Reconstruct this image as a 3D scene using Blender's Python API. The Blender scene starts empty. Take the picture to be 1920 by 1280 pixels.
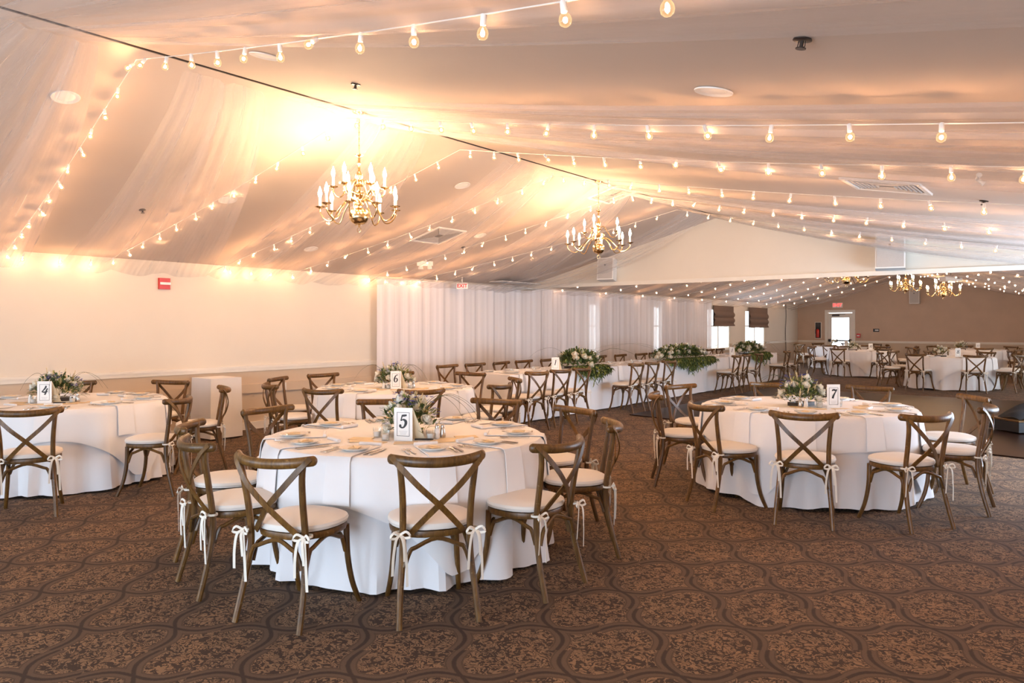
import bpy, math, random
from mathutils import Vector, Matrix
PI = math.pi
R = math.radians
SC = bpy.context.scene
COL = SC.collection

# ------------------------------------------------------------------ camera
CAMZ = 1.52; F = 1400.0; HOR = 611.0; YAW = 38.0
cam_d = bpy.data.cameras.new('camera'); cam = bpy.data.objects.new('camera', cam_d); COL.objects.link(cam)
cam.location = (0, 0, CAMZ); cam.rotation_euler = (R(90), 0, R(YAW))
cam_d.sensor_width = 36; cam_d.lens = F / 1920 * 36; cam_d.shift_y = -(640 - HOR) / 1920
cam_d.clip_start = 0.05; cam_d.clip_end = 200
SC.camera = cam
# ------------------------------------------------------------------ world and exposure
w = bpy.data.worlds.new('sky'); SC.world = w; w.use_nodes = True
bg = w.node_tree.nodes['Background']; bg.inputs[0].default_value = (0.86, 0.93, 1.0, 1); bg.inputs[1].default_value = 6.0
SC.view_settings.view_transform = 'Standard'; SC.view_settings.look = 'None'
SC.view_settings.exposure = -0.05; SC.view_settings.gamma = 1; SC.view_settings.use_curve_mapping = False
SC.cycles.max_bounces = 7; SC.cycles.diffuse_bounces = 4; SC.cycles.transparent_max_bounces = 24
SC.cycles.sample_clamp_indirect = 6; SC.cycles.caustics_reflective = False; SC.cycles.caustics_refractive = False
# ------------------------------------------------------------------ area lamps for daylight at the window openings
def area(loc, rot, sx, sy, power, col):
    l = bpy.data.lights.new('window_daylight', 'AREA'); l.shape = 'RECTANGLE'; l.size = sx; l.size_y = sy
    l.energy = power; l.color = col
    o = bpy.data.objects.new('window_daylight', l); COL.objects.link(o); o.location = loc; o.rotation_euler = rot
DAY = (0.60, 0.77, 1.0)
area((-1.1, -2.9, 1.0), (R(90), 0, 0), 4.2, 1.2, 250, DAY)
area((-7.0, -2.9, 1.0), (R(90), 0, 0), 3.6, 1.2, 110, DAY)
area((1.12, 10.4, 1.1), (R(90), 0, R(90)), 4.6, 1.3, 300, DAY)  # added lamp out of view, placed and strengthened to brighten the curtains
area((1.12, 22.0, 1.15), (R(90), 0, R(90)), 9.0, 1.5, 8, DAY)
area((-9.70, 25.3, 1.40), (R(90), 0, R(-90)), 4.6, 1.3, 60, DAY)

# ------------------------------------------------------------------ room geometry
XL, XR, YB, YF = -9.82, 1.2, -3.0, 32.0
XK, ZK = -5.4, 3.52            # ridge
SL, SR = 0.257, 0.20           # slopes
YH0, YH1, ZH = 13.1, 13.22, 2.345   # header between the two rooms
TZ = 0.76                      # table height
def ceil_z(x): return ZK - SL * (XK - x) if x < XK else ZK - SR * (x - XK)
def P(lat, D):                 # camera-relative plan coordinates to room coordinates
    a = R(YAW); return (-math.sin(a) * D + math.cos(a) * lat, math.cos(a) * D + math.sin(a) * lat)
def px_of(x, y):               # horizontal place in the view, for ordering labels
    a = R(YAW); D = -math.sin(a) * x + math.cos(a) * y; lat = math.cos(a) * x + math.sin(a) * y
    return 960 + F * lat / D
def ray(px, py):
    a = R(YAW); l = (px - 960) / F
    return Vector((-math.sin(a) + math.cos(a) * l, math.cos(a) + math.sin(a) * l, (HOR - py) / F))
def on_ceiling(px, py):        # where the line of sight meets the sloping ceiling
    r = ray(px, py)
    t = (ZK - SL * XK - CAMZ) / (r.z - SL * r.x); p = Vector((0, 0, CAMZ)) + r * t
    if p.x > XK or t < 0:
        t = (ZK + SR * XK - CAMZ) / (r.z + SR * r.x); p = Vector((0, 0, CAMZ)) + r * t
    return p

# ------------------------------------------------------------------ node helpers
class N:
    def __init__(s, name):
        s.m = bpy.data.materials.new(name); s.m.use_nodes = True; s.t = s.m.node_tree; s.t.nodes.clear()
        s.out = s.t.nodes.new('ShaderNodeOutputMaterial')
    def n(s, typ, ins=None, **kw):
        nd = s.t.nodes.new('ShaderNode' + typ)
        for k, v in kw.items(): setattr(nd, k, v)
        for k, v in (ins or {}).items():
            if isinstance(v, bpy.types.NodeSocket): s.t.links.new(v, nd.inputs[k])
            else: nd.inputs[k].default_value = v
        return nd
    def math(s, op, a, b=0.0, c=0.0): return s.n('Math', {0: a, 1: b, 2: c}, operation=op).outputs[0]
    def ramp(s, fac, stops, interp='LINEAR'):
        r = s.n('ValToRGB', {0: fac}); e = r.color_ramp; e.interpolation = interp
        while len(e.elements) < len(stops): e.elements.new(0.5)
        for el, (p, c) in zip(e.elements, stops): el.position = p; el.color = (*c, 1) if len(c) == 3 else c
        return r.outputs[0]
    def mix(s, f, a, b):
        m = s.n('Mix', data_type='RGBA')
        for i, v in ((0, f), (6, a), (7, b)):
            if isinstance(v, bpy.types.NodeSocket): s.t.links.new(v, m.inputs[i])
            else: m.inputs[i].default_value = (v if i == 0 else (*v, 1))
        return m.outputs[2]
    def coord(s, kind='Object'): return s.n('TexCoord').outputs[kind]
    def mapping(s, vec, scale=(1, 1, 1), loc=(0, 0, 0), rot=(0, 0, 0)):
        return s.n('Mapping', {0: vec, 1: loc, 2: rot, 3: scale}).outputs[0]
    def noise(s, vec, scale, detail=2, rough=0.5, dist=0):
        return s.n('TexNoise', {'Vector': vec, 'Scale': scale, 'Detail': detail, 'Roughness': rough, 'Distortion': dist}).outputs[0]
    def done(s, sh): s.t.links.new(sh, s.out.inputs[0]); return s.m
    def pbr(s, col, rough=0.6, metal=0.0, bump=None, bstr=0.2, bdist=0.01, **extra):
        ins = {'Base Color': (*col, 1) if isinstance(col, tuple) else col, 'Roughness': rough, 'Metallic': metal}
        ins.update(extra)
        p = s.n('BsdfPrincipled', ins)
        if bump is not None:
            b = s.n('Bump', {'Height': bump, 'Strength': bstr, 'Distance': bdist}); s.t.links.new(b.outputs[0], p.inputs['Normal'])
        return s.done(p.outputs[0])

def plain(name, col, rough=0.6, metal=0.0, var=0.06, scale=6):
    k = N(name); n = k.noise(k.coord(), scale, 3)
    c2 = tuple(c * (1 - var) for c in col); c1 = tuple(min(1, c * (1 + var)) for c in col)
    return k.pbr(k.ramp(n, [(0.3, c2), (0.7, c1)]), rough, metal)

M = {}
M['wall'] = plain('wall_paint', (0.74, 0.68, 0.58), 0.75, var=0.02, scale=1.5)
M['wall_low'] = plain('wainscot_paint', (0.60, 0.49, 0.37), 0.7, var=0.03, scale=1.5)
M['wall_far'] = plain('far_wall_paint', (0.56, 0.41, 0.30), 0.8, var=0.05, scale=2)
M['ceil'] = plain('ceiling_paint', (0.60, 0.50, 0.42), 0.85, var=0.03, scale=0.8)
M['trim'] = plain('trim_paint', (0.80, 0.75, 0.66), 0.45, var=0.02)
M['white'] = plain('white_plastic', (0.80, 0.78, 0.74), 0.4, var=0.02)
M['card'] = plain('white_card', (0.88, 0.88, 0.86), 0.6, var=0.01)
M['creamcard'] = plain('cream_card', (0.80, 0.70, 0.50), 0.7, var=0.03)
M['envelope'] = plain('cream_envelope', (0.78, 0.62, 0.40), 0.7, var=0.05, scale=30)
M['ink'] = plain('black_ink', (0.02, 0.02, 0.022), 0.5)
M['greyink'] = plain('grey_ink', (0.35, 0.35, 0.37), 0.5)
M['black'] = plain('black_plastic', (0.015, 0.014, 0.014), 0.45)
M['dark'] = plain('dark_metal', (0.05, 0.04, 0.035), 0.4, 0.4)
M['grill'] = plain('grey_grille', (0.50, 0.46, 0.42), 0.7, var=0.1, scale=200)
M['red'] = plain('red_paint', (0.55, 0.02, 0.01), 0.35, var=0.1)
M['wax'] = plain('candle_wax', (0.86, 0.84, 0.80), 0.5, var=0.02)
M['cord'] = plain('white_cord', (0.75, 0.70, 0.62), 0.5)
M['leaf'] = plain('green_leaves', (0.075, 0.13, 0.045), 0.5, var=0.5, scale=18)
M['leaf2'] = plain('yellow_green_leaves', (0.27, 0.31, 0.08), 0.55, var=0.35, scale=20)
M['rose'] = plain('white_rose_petals', (0.84, 0.80, 0.68), 0.55, var=0.05, scale=30)
M['blue'] = plain('blue_petals', (0.06, 0.08, 0.42), 0.5, var=0.3, scale=30)
M['plume'] = plain('cream_plumes', (0.74, 0.62, 0.36), 0.6, var=0.15, scale=40)
M['blade'] = plain('dark_grass', (0.03, 0.05, 0.015), 0.4, var=0.3)
M['glaze'] = plain('white_glaze', (0.84, 0.82, 0.78), 0.15, var=0.01)
M['steel'] = plain('steel', (0.60, 0.56, 0.52), 0.22, 1.0)
M['shade'] = None

def m_brass():
    k = N('antique_brass'); n = k.noise(k.coord(), 14, 3)
    return k.pbr(k.ramp(n, [(0.3, (0.62, 0.44, 0.20)), (0.7, (0.82, 0.62, 0.34))]), 0.2, 1.0)
M['brass'] = m_brass()
def m_wood():
    k = N('weathered_bentwood'); c = k.coord()
    oi = k.n('ObjectInfo').outputs['Random']
    g = k.noise(k.mapping(c, (30, 30, 5)), 2.0, 4, 0.6, 0.4)
    base = k.ramp(g, [(0.25, (0.052, 0.021, 0.0045)), (0.55, (0.130, 0.061, 0.0125)), (0.8, (0.205, 0.105, 0.024))])
    worn = k.noise(k.mapping(c, (14, 14, 30)), 1.6, 4, 0.7)
    wf = k.ramp(worn, [(0.64, (0, 0, 0)), (0.70, (1, 1, 1))])
    col = k.mix(k.math('MULTIPLY', wf, 0.40), base, (0.42, 0.29, 0.14))
    tone = k.math('MULTIPLY_ADD', oi, 0.5, 0.75)
    hsv = k.n('HueSaturation', {'Value': tone, 'Color': col}).outputs[0]
    return k.pbr(hsv, 0.38, 0, worn, 0.15, 0.004)
M['wood'] = m_wood()
def m_cloth(name, col, scale=700):
    k = N(name); c = k.coord(); n = k.noise(c, 3.0, 3); f = k.noise(c, scale, 1)
    return k.pbr(k.ramp(n, [(0.3, tuple(x * 0.97 for x in col)), (0.7, col)]), 0.85, 0, n, 0.12, 0.03,
                 **{'Sheen Weight': 0.15})
M['linen'] = m_cloth('white_table_linen', (0.84, 0.83, 0.84))
M['linen2'] = m_cloth('white_overlay_linen', (0.87, 0.86, 0.86))
M['cushion'] = m_cloth('ivory_cushion_cotton', (0.80, 0.75, 0.68))
M['ribbon'] = m_cloth('ivory_ribbon', (0.83, 0.78, 0.68))
M['bag'] = plain('black_nylon', (0.008, 0.008, 0.009), 0.9)
def m_shade():
    k = N('brown_woven_shade'); c = k.coord(); n = k.noise(k.mapping(c, (60, 60, 260)), 1, 2)
    return k.pbr(k.ramp(n, [(0.3, (0.13, 0.085, 0.06)), (0.7, (0.23, 0.16, 0.12))]), 0.9)
M['shade'] = m_shade()
def m_sheer(name, col, a0, a1, su, sv, tl=0.45):
    k = N(name); uv = k.coord('UV')
    s1 = k.noise(k.mapping(uv, (su, sv, 1)), 1.0, 3, 0.55, 0.15)
    s2 = k.noise(k.mapping(uv, (su * 5, sv * 1.4, 1)), 1.0, 2, 0.5, 0.3)
    s = k.math('ADD', k.math('MULTIPLY', s1, 0.6), k.math('MULTIPLY', s2, 0.4))
    al = k.n('MapRange', {0: s, 1: 0.34, 2: 0.66, 3: a0, 4: a1}).outputs[0]
    d = k.n('BsdfDiffuse', {0: (*col, 1)}); t = k.n('BsdfTranslucent', {0: (*col, 1)})
    b = k.n('MixShader', {0: tl, 1: d.outputs[0], 2: t.outputs[0]})
    tr = k.n('BsdfTransparent')
    return k.done(k.n('MixShader', {0: al, 1: tr.outputs[0], 2: b.outputs[0]}).outputs[0])
M['tulle'] = m_sheer('white_tulle', (0.95, 0.90, 0.88), 0.08, 0.32, 4, 0.35)
M['curtain'] = m_sheer('white_sheer_curtain', (0.93, 0.90, 0.91), 0.80, 0.98, 4, 0.1, 0.15)
def m_glass(name, tint, refl=0.35):
    k = N(name); lw = k.n('LayerWeight', {0: refl}).outputs[1]
    tr = k.n('BsdfTransparent', {0: (*tint, 1)}); g = k.n('BsdfGlossy', {0: (0.9, 0.9, 0.9, 1), 1: 0.05})
    return k.done(k.n('MixShader', {0: k.math('MULTIPLY', lw, 0.6), 1: tr.outputs[0], 2: g.outputs[0]}).outputs[0])
M['glass'] = m_glass('clear_glass', (0.97, 0.98, 0.98))
def m_bulb():
    k = N('glowing_bulb_glass'); lw = k.n('LayerWeight', {0: 0.55}).outputs[1]
    tr = k.n('BsdfTransparent', {0: (1.0, 0.92, 0.80, 1)}); g = k.n('BsdfGlossy', {0: (0.9, 0.9, 0.9, 1), 1: 0.08}); e = k.n('Emission', {0: (1.0, 0.60, 0.30, 1), 1: 1.6})
    a = k.n('MixShader', {0: k.math('MULTIPLY', lw, 0.35), 1: tr.outputs[0], 2: g.outputs[0]})
    return k.done(k.n('MixShader', {0: k.math('MULTIPLY_ADD', lw, 0.45, 0.14), 1: a.outputs[0], 2: e.outputs[0]}).outputs[0])
M['bulbglass'] = m_bulb()
def m_emit(name, col, s):
    k = N(name); return k.done(k.n('Emission', {0: (*col, 1), 1: s}).outputs[0])
WARM = (1.0, 0.66, 0.34)
M['flame'] = m_emit('candle_bulb_glow', (1.0, 0.64, 0.36), 520)
M['flame_far'] = m_emit('far_candle_bulb_glow', (1.0, 0.60, 0.30), 200)
M['filament'] = m_emit('filament_glow', (1.0, 0.56, 0.30), 820)
M['fairy'] = m_emit('small_bulb_glow', (1.0, 0.54, 0.29), 120)
M['exitred'] = m_emit('exit_letters', (1.0, 0.06, 0.05), 3)

def m_carpet():
    k = N('patterned_carpet'); uv = k.coord('UV')
    fr = k.n('VectorMath', {0: uv}, operation='FRACTION').outputs[0]
    sx = k.n('SeparateXYZ', {0: fr})
    U, V = sx.outputs[0], sx.outputs[1]
    A, B = 0.085, 0.045
    def off(t):     # S-shaped side of a cell with a cusp half way
        sn = k.math('SINE', k.math('MULTIPLY', t, 2 * PI))
        tri = k.math('SUBTRACT', k.math('MULTIPLY', t, 2.0), k.math('MULTIPLY', k.math('GREATER_THAN', t, 0.5), 2.0))
        return k.math('MULTIPLY_ADD', tri, B, k.math('MULTIPLY', sn, -A))
    def wrap(t): return k.math('SUBTRACT', k.math('FRACT', k.math('ADD', t, 0.5)), 0.5)
    dv = k.math('ABSOLUTE', wrap(k.math('SUBTRACT', V, off(U)))); du = k.math('ABSOLUTE', wrap(k.math('SUBTRACT', U, off(V))))
    wob = k.math('MULTIPLY', k.math('SUBTRACT', k.noise(uv, 30, 2), 0.5), 0.016)
    d = k.math('ADD', k.math('MINIMUM', dv, du), wob)
    band = k.n('MapRange', {0: d, 1: 0.016, 2: 0.030, 3: 1, 4: 0}).outputs[0]
    thin = k.math('SUBTRACT', 1.0, k.n('MapRange', {0: k.math('ABSOLUTE', k.math('SUBTRACT', d, 0.078)), 1: 0.004, 2: 0.012, 3: 0, 4: 1}).outputs[0])
    inside = k.n('MapRange', {0: d, 1: 0.080, 2: 0.098, 3: 0, 4: 1}).outputs[0]
    # scrolls: contour lines of a warped noise
    vv = k.mapping(uv, (1, 1, 1), (0.3, 0.1, 0))
    n1 = k.noise(vv, 5.5, 1.0, 0.5, 2.0); n2 = k.noise(k.mapping(uv, (1, 1, 1), (4.3, 2.1, 0), (0, 0, .6)), 12, 1, 0.5, 1.6)
    l1 = k.math('LESS_THAN', k.math('ABSOLUTE', k.math('SUBTRACT', k.math('FRACT', k.math('MULTIPLY', n1, 7.0)), 0.5)), 0.17)
    l2 = k.math('GREATER_THAN', n2, 0.55)
    scroll = k.math('MULTIPLY', k.math('MAXIMUM', l1, l2), inside)
    pile = k.noise(k.coord('Object'), 260, 2)
    tan_ = k.ramp(k.noise(uv, 3.2, 3), [(0.3, (0.190, 0.118, 0.066)), (0.7, (0.255, 0.145, 0.072))])
    dark = (0.030, 0.015, 0.008); mid = (0.105, 0.064, 0.038)
    c = k.mix(inside, mid, tan_)
    c = k.mix(k.math('MULTIPLY', scroll, 0.95), c, dark)
    c = k.mix(k.math('MULTIPLY', thin, 0.5), c, dark)
    c = k.mix(k.math('MULTIPLY', band, 0.90), c, dark)
    c = k.n('HueSaturation', {'Value': k.math('MULTIPLY_ADD', pile, 0.9, 0.55), 'Color': c}).outputs[0]
    return k.pbr(c, 0.95, 0, pile, 0.5, 0.004)
M['carpet'] = m_carpet()
def m_dance():
    k = N('dark_dance_floor_wood'); c = k.coord()
    br = k.n('TexBrick', {'Vector': k.mapping(c, (1, 1, 1)), 'Color1': (0.022, 0.009, 0.005, 1), 'Color2': (0.013, 0.006, 0.004, 1), 'Mortar': (0.012, 0.007, 0.005, 1),
        'Scale': 1.0, 'Mortar Size': 0.003, 'Brick Width': 0.9, 'Row Height': 0.15})
    return k.pbr(br.outputs[0], 0.34, **{'Specular IOR Level': 0.07})
M['dance'] = m_dance()

# ------------------------------------------------------------------ mesh helpers
class MB:
    def __init__(s): s.v = []; s.f = []; s.mi = []; s.uv = None
    def add(s, vs, fs, mi=0):
        b = len(s.v); s.v += [tuple(v) for v in vs]; s.f += [tuple(b + i for i in f) for f in fs]; s.mi += [mi] * len(fs); return s
    def box(s, x0, x1, y0, y1, z0, z1, mi=0):
        v = [(x, y, z) for z in (z0, z1) for y in (y0, y1) for x in (x0, x1)]
        return s.add(v, [(0, 2, 3, 1), (4, 5, 7, 6), (0, 1, 5, 4), (2, 6, 7, 3), (0, 4, 6, 2), (1, 3, 7, 5)], mi)
    def tube(s, pts, rad, n=8, mi=0, flat=None, up=None, cap=True):
        pts = [Vector(p) for p in pts]; m = len(pts)
        if not isinstance(rad, (list, tuple)): rad = [rad] * m
        rings = []; prev = None
        for i, p in enumerate(pts):
            t = (pts[min(i + 1, m - 1)] - pts[max(i - 1, 0)]).normalized()
            if up is not None:
                a = Vector(up) - t * t.dot(Vector(up))
                if a.length < 1e-4: a = t.orthogonal()
            elif prev is None: a = t.orthogonal()
            else:
                a = prev - t * prev.dot(t)
                if a.length < 1e-5: a = t.orthogonal()
            a.normalize(); prev = a; b = t.cross(a)
            fl = flat if flat is not None else 1.0
            rings.append([p + (a * math.cos(2 * PI * j / n) + b * math.sin(2 * PI * j / n) * fl) * rad[i] for j in range(n)])
        vs = [v for r in rings for v in r]; fs = []
        for i in range(m - 1):
            for j in range(n):
                fs.append((i * n + j, i * n + (j + 1) % n, (i + 1) * n + (j + 1) % n, (i + 1) * n + j))
        if cap: fs.append(tuple(reversed(range(n)))); fs.append(tuple((m - 1) * n + j for j in range(n)))
        return s.add(vs, fs, mi)
    def strip(s, pts, wid, thick, side):   # flat band with rectangular section; side = direction across the band
        pts = [Vector(p) for p in pts]; m = len(pts); vs = []; fs = []
        for i, p in enumerate(pts):
            t = (pts[min(i + 1, m - 1)] - pts[max(i - 1, 0)]).normalized()
            a = Vector(side) - t * t.dot(Vector(side)); a.normalize(); b = t.cross(a)
            wi = wid[i] if isinstance(wid, (list, tuple)) else wid
            for (u, v) in ((-1, -1), (1, -1), (1, 1), (-1, 1)): vs.append(p + a * u * wi / 2 + b * v * thick / 2)
        for i in range(m - 1):
            for j in range(4): fs.append((i * 4 + j, i * 4 + (j + 1) % 4, (i + 1) * 4 + (j + 1) % 4, (i + 1) * 4 + j))
        fs.append((3, 2, 1, 0)); fs.append(tuple((m - 1) * 4 + j for j in range(4)))
        return s.add(vs, fs)
    def lathe(s, prof, n=16, c=(0, 0, 0), mi=0, rib=None):
        vs = []; m = len(prof)
        for (r, z) in prof:
            for j in range(n):
                a = 2 * PI * j / n; rr = r * (1 + (rib[1] * math.cos(rib[0] * a) if rib else 0))
                vs.append((c[0] + rr * math.cos(a), c[1] + rr * math.sin(a), c[2] + z))
        fs = [(i * n + j, i * n + (j + 1) % n, (i + 1) * n + (j + 1) % n, (i + 1) * n + j) for i in range(m - 1) for j in range(n)]
        if prof[0][0] > 1e-5: fs.append(tuple(reversed(range(n))))
        if prof[-1][0] > 1e-5: fs.append(tuple((m - 1) * n + j for j in range(n)))
        return s.add(vs, fs, mi)
    def ball(s, c, r, nu=10, nv=6, sz=1.0, mi=0):
        return s.lathe([(r * math.sin(PI * i / nv) + 1e-6, -r * sz * math.cos(PI * i / nv)) for i in range(nv + 1)], nu, c, mi)
    def grid(s, fn, nu, nv, uvfn=None, mi=0, loop=False):
        vs = []; uvs = []
        for j in range(nv + 1):
            for i in range(nu + 1):
                u, v = i / nu, j / nv; vs.append(fn(u, v)); uvs.append(uvfn(u, v) if uvfn else (u, v))
        fs = [(j * (nu + 1) + i, j * (nu + 1) + i + 1, (j + 1) * (nu + 1) + i + 1, (j + 1) * (nu + 1) + i) for j in range(nv) for i in range(nu)]
        b = len(s.v); s.add(vs, fs, mi)
        if s.uv is None: s.uv = {}
        for i, q in enumerate(uvs): s.uv[b + i] = q
        return s
    def mesh(s, name, mats, smooth=True):
        me = bpy.data.meshes.new(name); me.from_pydata(s.v, [], s.f)
        for m_ in (mats if isinstance(mats, (list, tuple)) else [mats]): me.materials.append(m_)
        if any(s.mi): me.polygons.foreach_set('material_index', s.mi)
        if smooth:
            me.polygons.foreach_set('use_smooth', [True] * len(s.f))
            me.set_sharp_from_angle(angle=R(38))
        if s.uv:
            l = me.uv_layers.new(name='UVMap')
            for lp in me.loops: l.data[lp.index].uv = s.uv.get(lp.vertex_index, (0, 0))
        me.update(); return me

def cat(pts, k=4):             # Catmull-Rom through the points
    pts = [Vector(p) for p in pts]; q = [pts[0] * 2 - pts[1]] + pts + [pts[-1] * 2 - pts[-2]]; out = []
    for i in range(1, len(q) - 2):
        for j in range(k):
            t = j / k; a, b, c, d = q[i - 1], q[i], q[i + 1], q[i + 2]
            out.append(0.5 * ((2 * b) + (c - a) * t + (2 * a - 5 * b + 4 * c - d) * t * t + (3 * b - a - 3 * c + d) * t ** 3))
    out.append(pts[-1]); return out

def link(name, data, parent=None, loc=(0, 0, 0), rz=0.0, **pr):
    o = bpy.data.objects.new(name, data); COL.objects.link(o)
    if parent is not None: o.parent = parent
    o.location = loc
    o.rotation_euler = (0, 0, rz)
    for k_, v_ in pr.items():
        if v_ is not None: o[k_] = v_
    return o
def thing(name, spec, loc, rz=0.0, label=None, category=None, group=None, scale=None):
    """spec: a mesh (one-mesh thing) or a list of parts (name, mesh[, subparts])"""
    if isinstance(spec, bpy.types.Mesh):
        o = link(name, spec, None, loc, rz, label=label, category=category, group=group)
    else:
        o = link(name, None, None, loc, rz, label=label, category=category, group=group)
        o.empty_display_size = 0.1
        def rec(par, parts):
            for p in parts:
                c = link(p[0], p[1], par)
                if len(p) > 3: 
                    for k_, v_ in p[3].items(): c[k_] = v_
                if len(p) > 2 and p[2]: rec(c, p[2])
        rec(o, spec)
    if scale: o.scale = (scale,) * 3 if not isinstance(scale, tuple) else scale
    return o
def struct(name, mb, mat, smooth=False):
    me = mb.mesh(name, mat, smooth); return link(name, me, None, kind='structure')

# ------------------------------------------------------------------ floor
fl = MB()
def carpet_uv(x, y):
    a = R(YAW); D = -math.sin(a) * x + math.cos(a) * y; lat = math.cos(a) * x + math.sin(a) * y
    return ((lat + 0.22 + 0.1 * (D - 3.245)) / 0.475, (D - 3.245) / 0.515)
fl.v = [(XL, YB, 0), (XR, YB, 0), (XR, YF, 0), (XL, YF, 0)]; fl.f = [(0, 1, 2, 3)]; fl.mi = [0]
fl.uv = {i: carpet_uv(v[0], v[1]) for i, v in enumerate(fl.v)}
struct('floor', fl, M['carpet'])
df = MB(); q = [(-6.25, 11.25), (1.05, 10.05), (1.05, 18.0), (-6.25, 18.2)]
df.add([(x, y, 0.004) for x, y in q] + [(x, y, 0.018) for x, y in q], [(4, 5, 6, 7), (0, 1, 5, 4), (1, 2, 6, 5), (2, 3, 7, 6), (3, 0, 4, 7)])
struct('floor_dance', df, M['dance'])
# ------------------------------------------------------------------ ceiling (two slopes)
c = MB()
zl, zr = ceil_z(XL), ceil_z(XR)
c.add([(XL, YB, zl), (XK, YB, ZK), (XK, YF, ZK), (XL, YF, zl), (XR, YB, zr), (XR, YF, zr),
       (XL, YB, zl + .15), (XK, YB, ZK + .15), (XK, YF, ZK + .15), (XL, YF, zl + .15), (XR, YB, zr + .15), (XR, YF, zr + .15)],
      [(0, 3, 2, 1), (1, 2, 5, 4), (6, 7, 8, 9), (7, 10, 11, 8)])
struct('ceiling', c, M['ceil'])
s_ = MB(); s_.box(XK - 0.007, XK + 0.007, YB, YH0, ZK - 0.012, ZK + 0.004)
struct('trim_ridge', s_, M['dark'])
# ------------------------------------------------------------------ walls
def wall_run(axis, pos, thick, a0, a1, top, openings, out, low=None):
    """wall along an axis with openings (a0,a1,z0,z1)"""
    mb = MB(); lo, hi = min(pos, pos + thick), max(pos, pos + thick)
    def b(p0, p1, z0, z1, mi=0):
        if p1 - p0 < 1e-4 or z1 - z0 < 1e-4: return
        if axis == 'y': mb.box(lo, hi, p0, p1, z0, z1, mi)
        else: mb.box(p0, p1, lo, hi, z0, z1, mi)
    RZ = 0.92
    def seg(p0, p1, z0, z1):
        if z0 < RZ < z1: b(p0, p1, z0, RZ, 1); b(p0, p1, RZ, z1, 0)
        else: b(p0, p1, z0, z1, 1 if z1 <= RZ else 0)
    cur = a0
    for (o0, o1, z0, z1) in sorted(openings):
        seg(cur, o0, 0, top); seg(o0, o1, 0, z0); seg(o0, o1, z1, top); cur = o1
    seg(cur, a1, 0, top)
    return mb
WIN = [(15.65, 17.85, 0.74, 2.10), (19.05, 21.25, 0.74, 2.10), (22.75, 24.65, 0.74, 2.10), (26.05, 28.05, 0.74, 2.10)]
struct('wall_left', wall_run('y', XL, -0.2, YB, YF, zl + .1, WIN, None), [M['wall'], M['wall_low']])
RW = [(8.0, 12.8, 0.5, 1.95), (17.5, 26.5, 0.5, 1.95)]  # unseen openings; the first is positioned for the lamp that brightens the curtains
struct('wall_right', wall_run('y', XR, 0.2, YB, YF, zr + .1, RW, None), [M['wall'], M['wall_low']])
BW = [(-9.0, -5.2, 0.4, 2.1), (-4.0, 0.7, 0.4, 2.1)]
def gable(y, thick, openings, name, mats):
    mb = wall_run('x', y, thick, XL, XR, 2.2, openings, None)
    y0, y1 = min(y, y + thick), max(y, y + thick)
    pr = [(XL, 2.2), (XR, 2.2), (XR, zr + .05), (XK, ZK + .05), (XL, zl + .05)]
    n = len(pr); mb.add([(x, y0, z) for x, z in pr] + [(x, y1, z) for x, z in pr],
        [tuple(range(n)), tuple(reversed(range(n, 2 * n)))] + [(i, (i + 1) % n, n + (i + 1) % n, n + i) for i in range(n)])
    return struct(name, mb, mats)
gable(YB, -0.2, BW, 'wall_back', [M['wall'], M['wall_low']])
DOOR = (-8.62, -7.68)
gable(YF, 0.2, [(DOOR[0], DOOR[1], 0.0, 2.06)], 'wall_far', [M['wall_far'], M['wall_low']])
hd = MB(); pr = [(XL, ZH), (XR, ZH), (XR, ZH + .1), (XR - .9, ZH + .12), (XK, ZK + .05), (XL, zl + .05)]; n = 6
hd.add([(x, YH0, z) for x, z in pr] + [(x, YH1, z) for x, z in pr],
       [tuple(range(n)), tuple(reversed(range(n, 2 * n)))] + [(i, (i + 1) % n, n + (i + 1) % n, n + i) for i in range(n)])
struct('wall_header', hd, M['wall'])
t_ = MB(); t_.box(XL + .01, XR - .01, YH0 - 0.02, YH0 + 0.0, ZH - 0.012, ZH + 0.062); t_.box(XL + .01, XR - .01, YH0 - 0.028, YH0 - 0.02, ZH + 0.052, ZH + 0.062)
struct('trim_header', t_, M['trim'])
def rail_left(y0, y1):
    mb = MB(); mb.box(XL, XL + 0.028, y0, y1, 0.905, 0.935); mb.box(XL, XL + 0.016, y0, y1, 0.865, 0.905); return mb
r_ = MB()
for (y0, y1) in ((YB, 15.5), (18.0, 18.9), (21.4, 22.6), (24.8, 25.9), (28.2, YF)):
    r_.box(XL, XL + 0.03, y0, y1, 0.90, 0.935); r_.box(XL, XL + 0.018, y0, y1, 0.855, 0.90)
struct('trim_1', r_, M['trim'])
r_ = MB()
for (x0, x1) in ((XL, DOOR[0] - .12), (DOOR[1] + .12, XR)):
    r_.box(x0, x1, YF - 0.03, YF, 0.90, 0.935); r_.box(x0, x1, YF - 0.018, YF, 0.855, 0.90)
struct('trim_2', r_, M['trim'])
b_ = MB(); b_.box(XL, XL + 0.02, YB, YF, 0.0, 0.11); struct('baseboard_left', b_, M['trim'])
b_ = MB(); b_.box(XL, DOOR[0] - .12, YF - 0.02, YF, 0.0, 0.11); b_.box(DOOR[1] + .12, XR, YF - 0.02, YF, 0.0, 0.11); struct('baseboard_far', b_, M['trim'])
rc = MB(); rc.box(XL, XL + 0.045, YB, 8.6, 0.535, 0.665)
struct('trim_raceway', rc, M['wall_low'])
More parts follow.
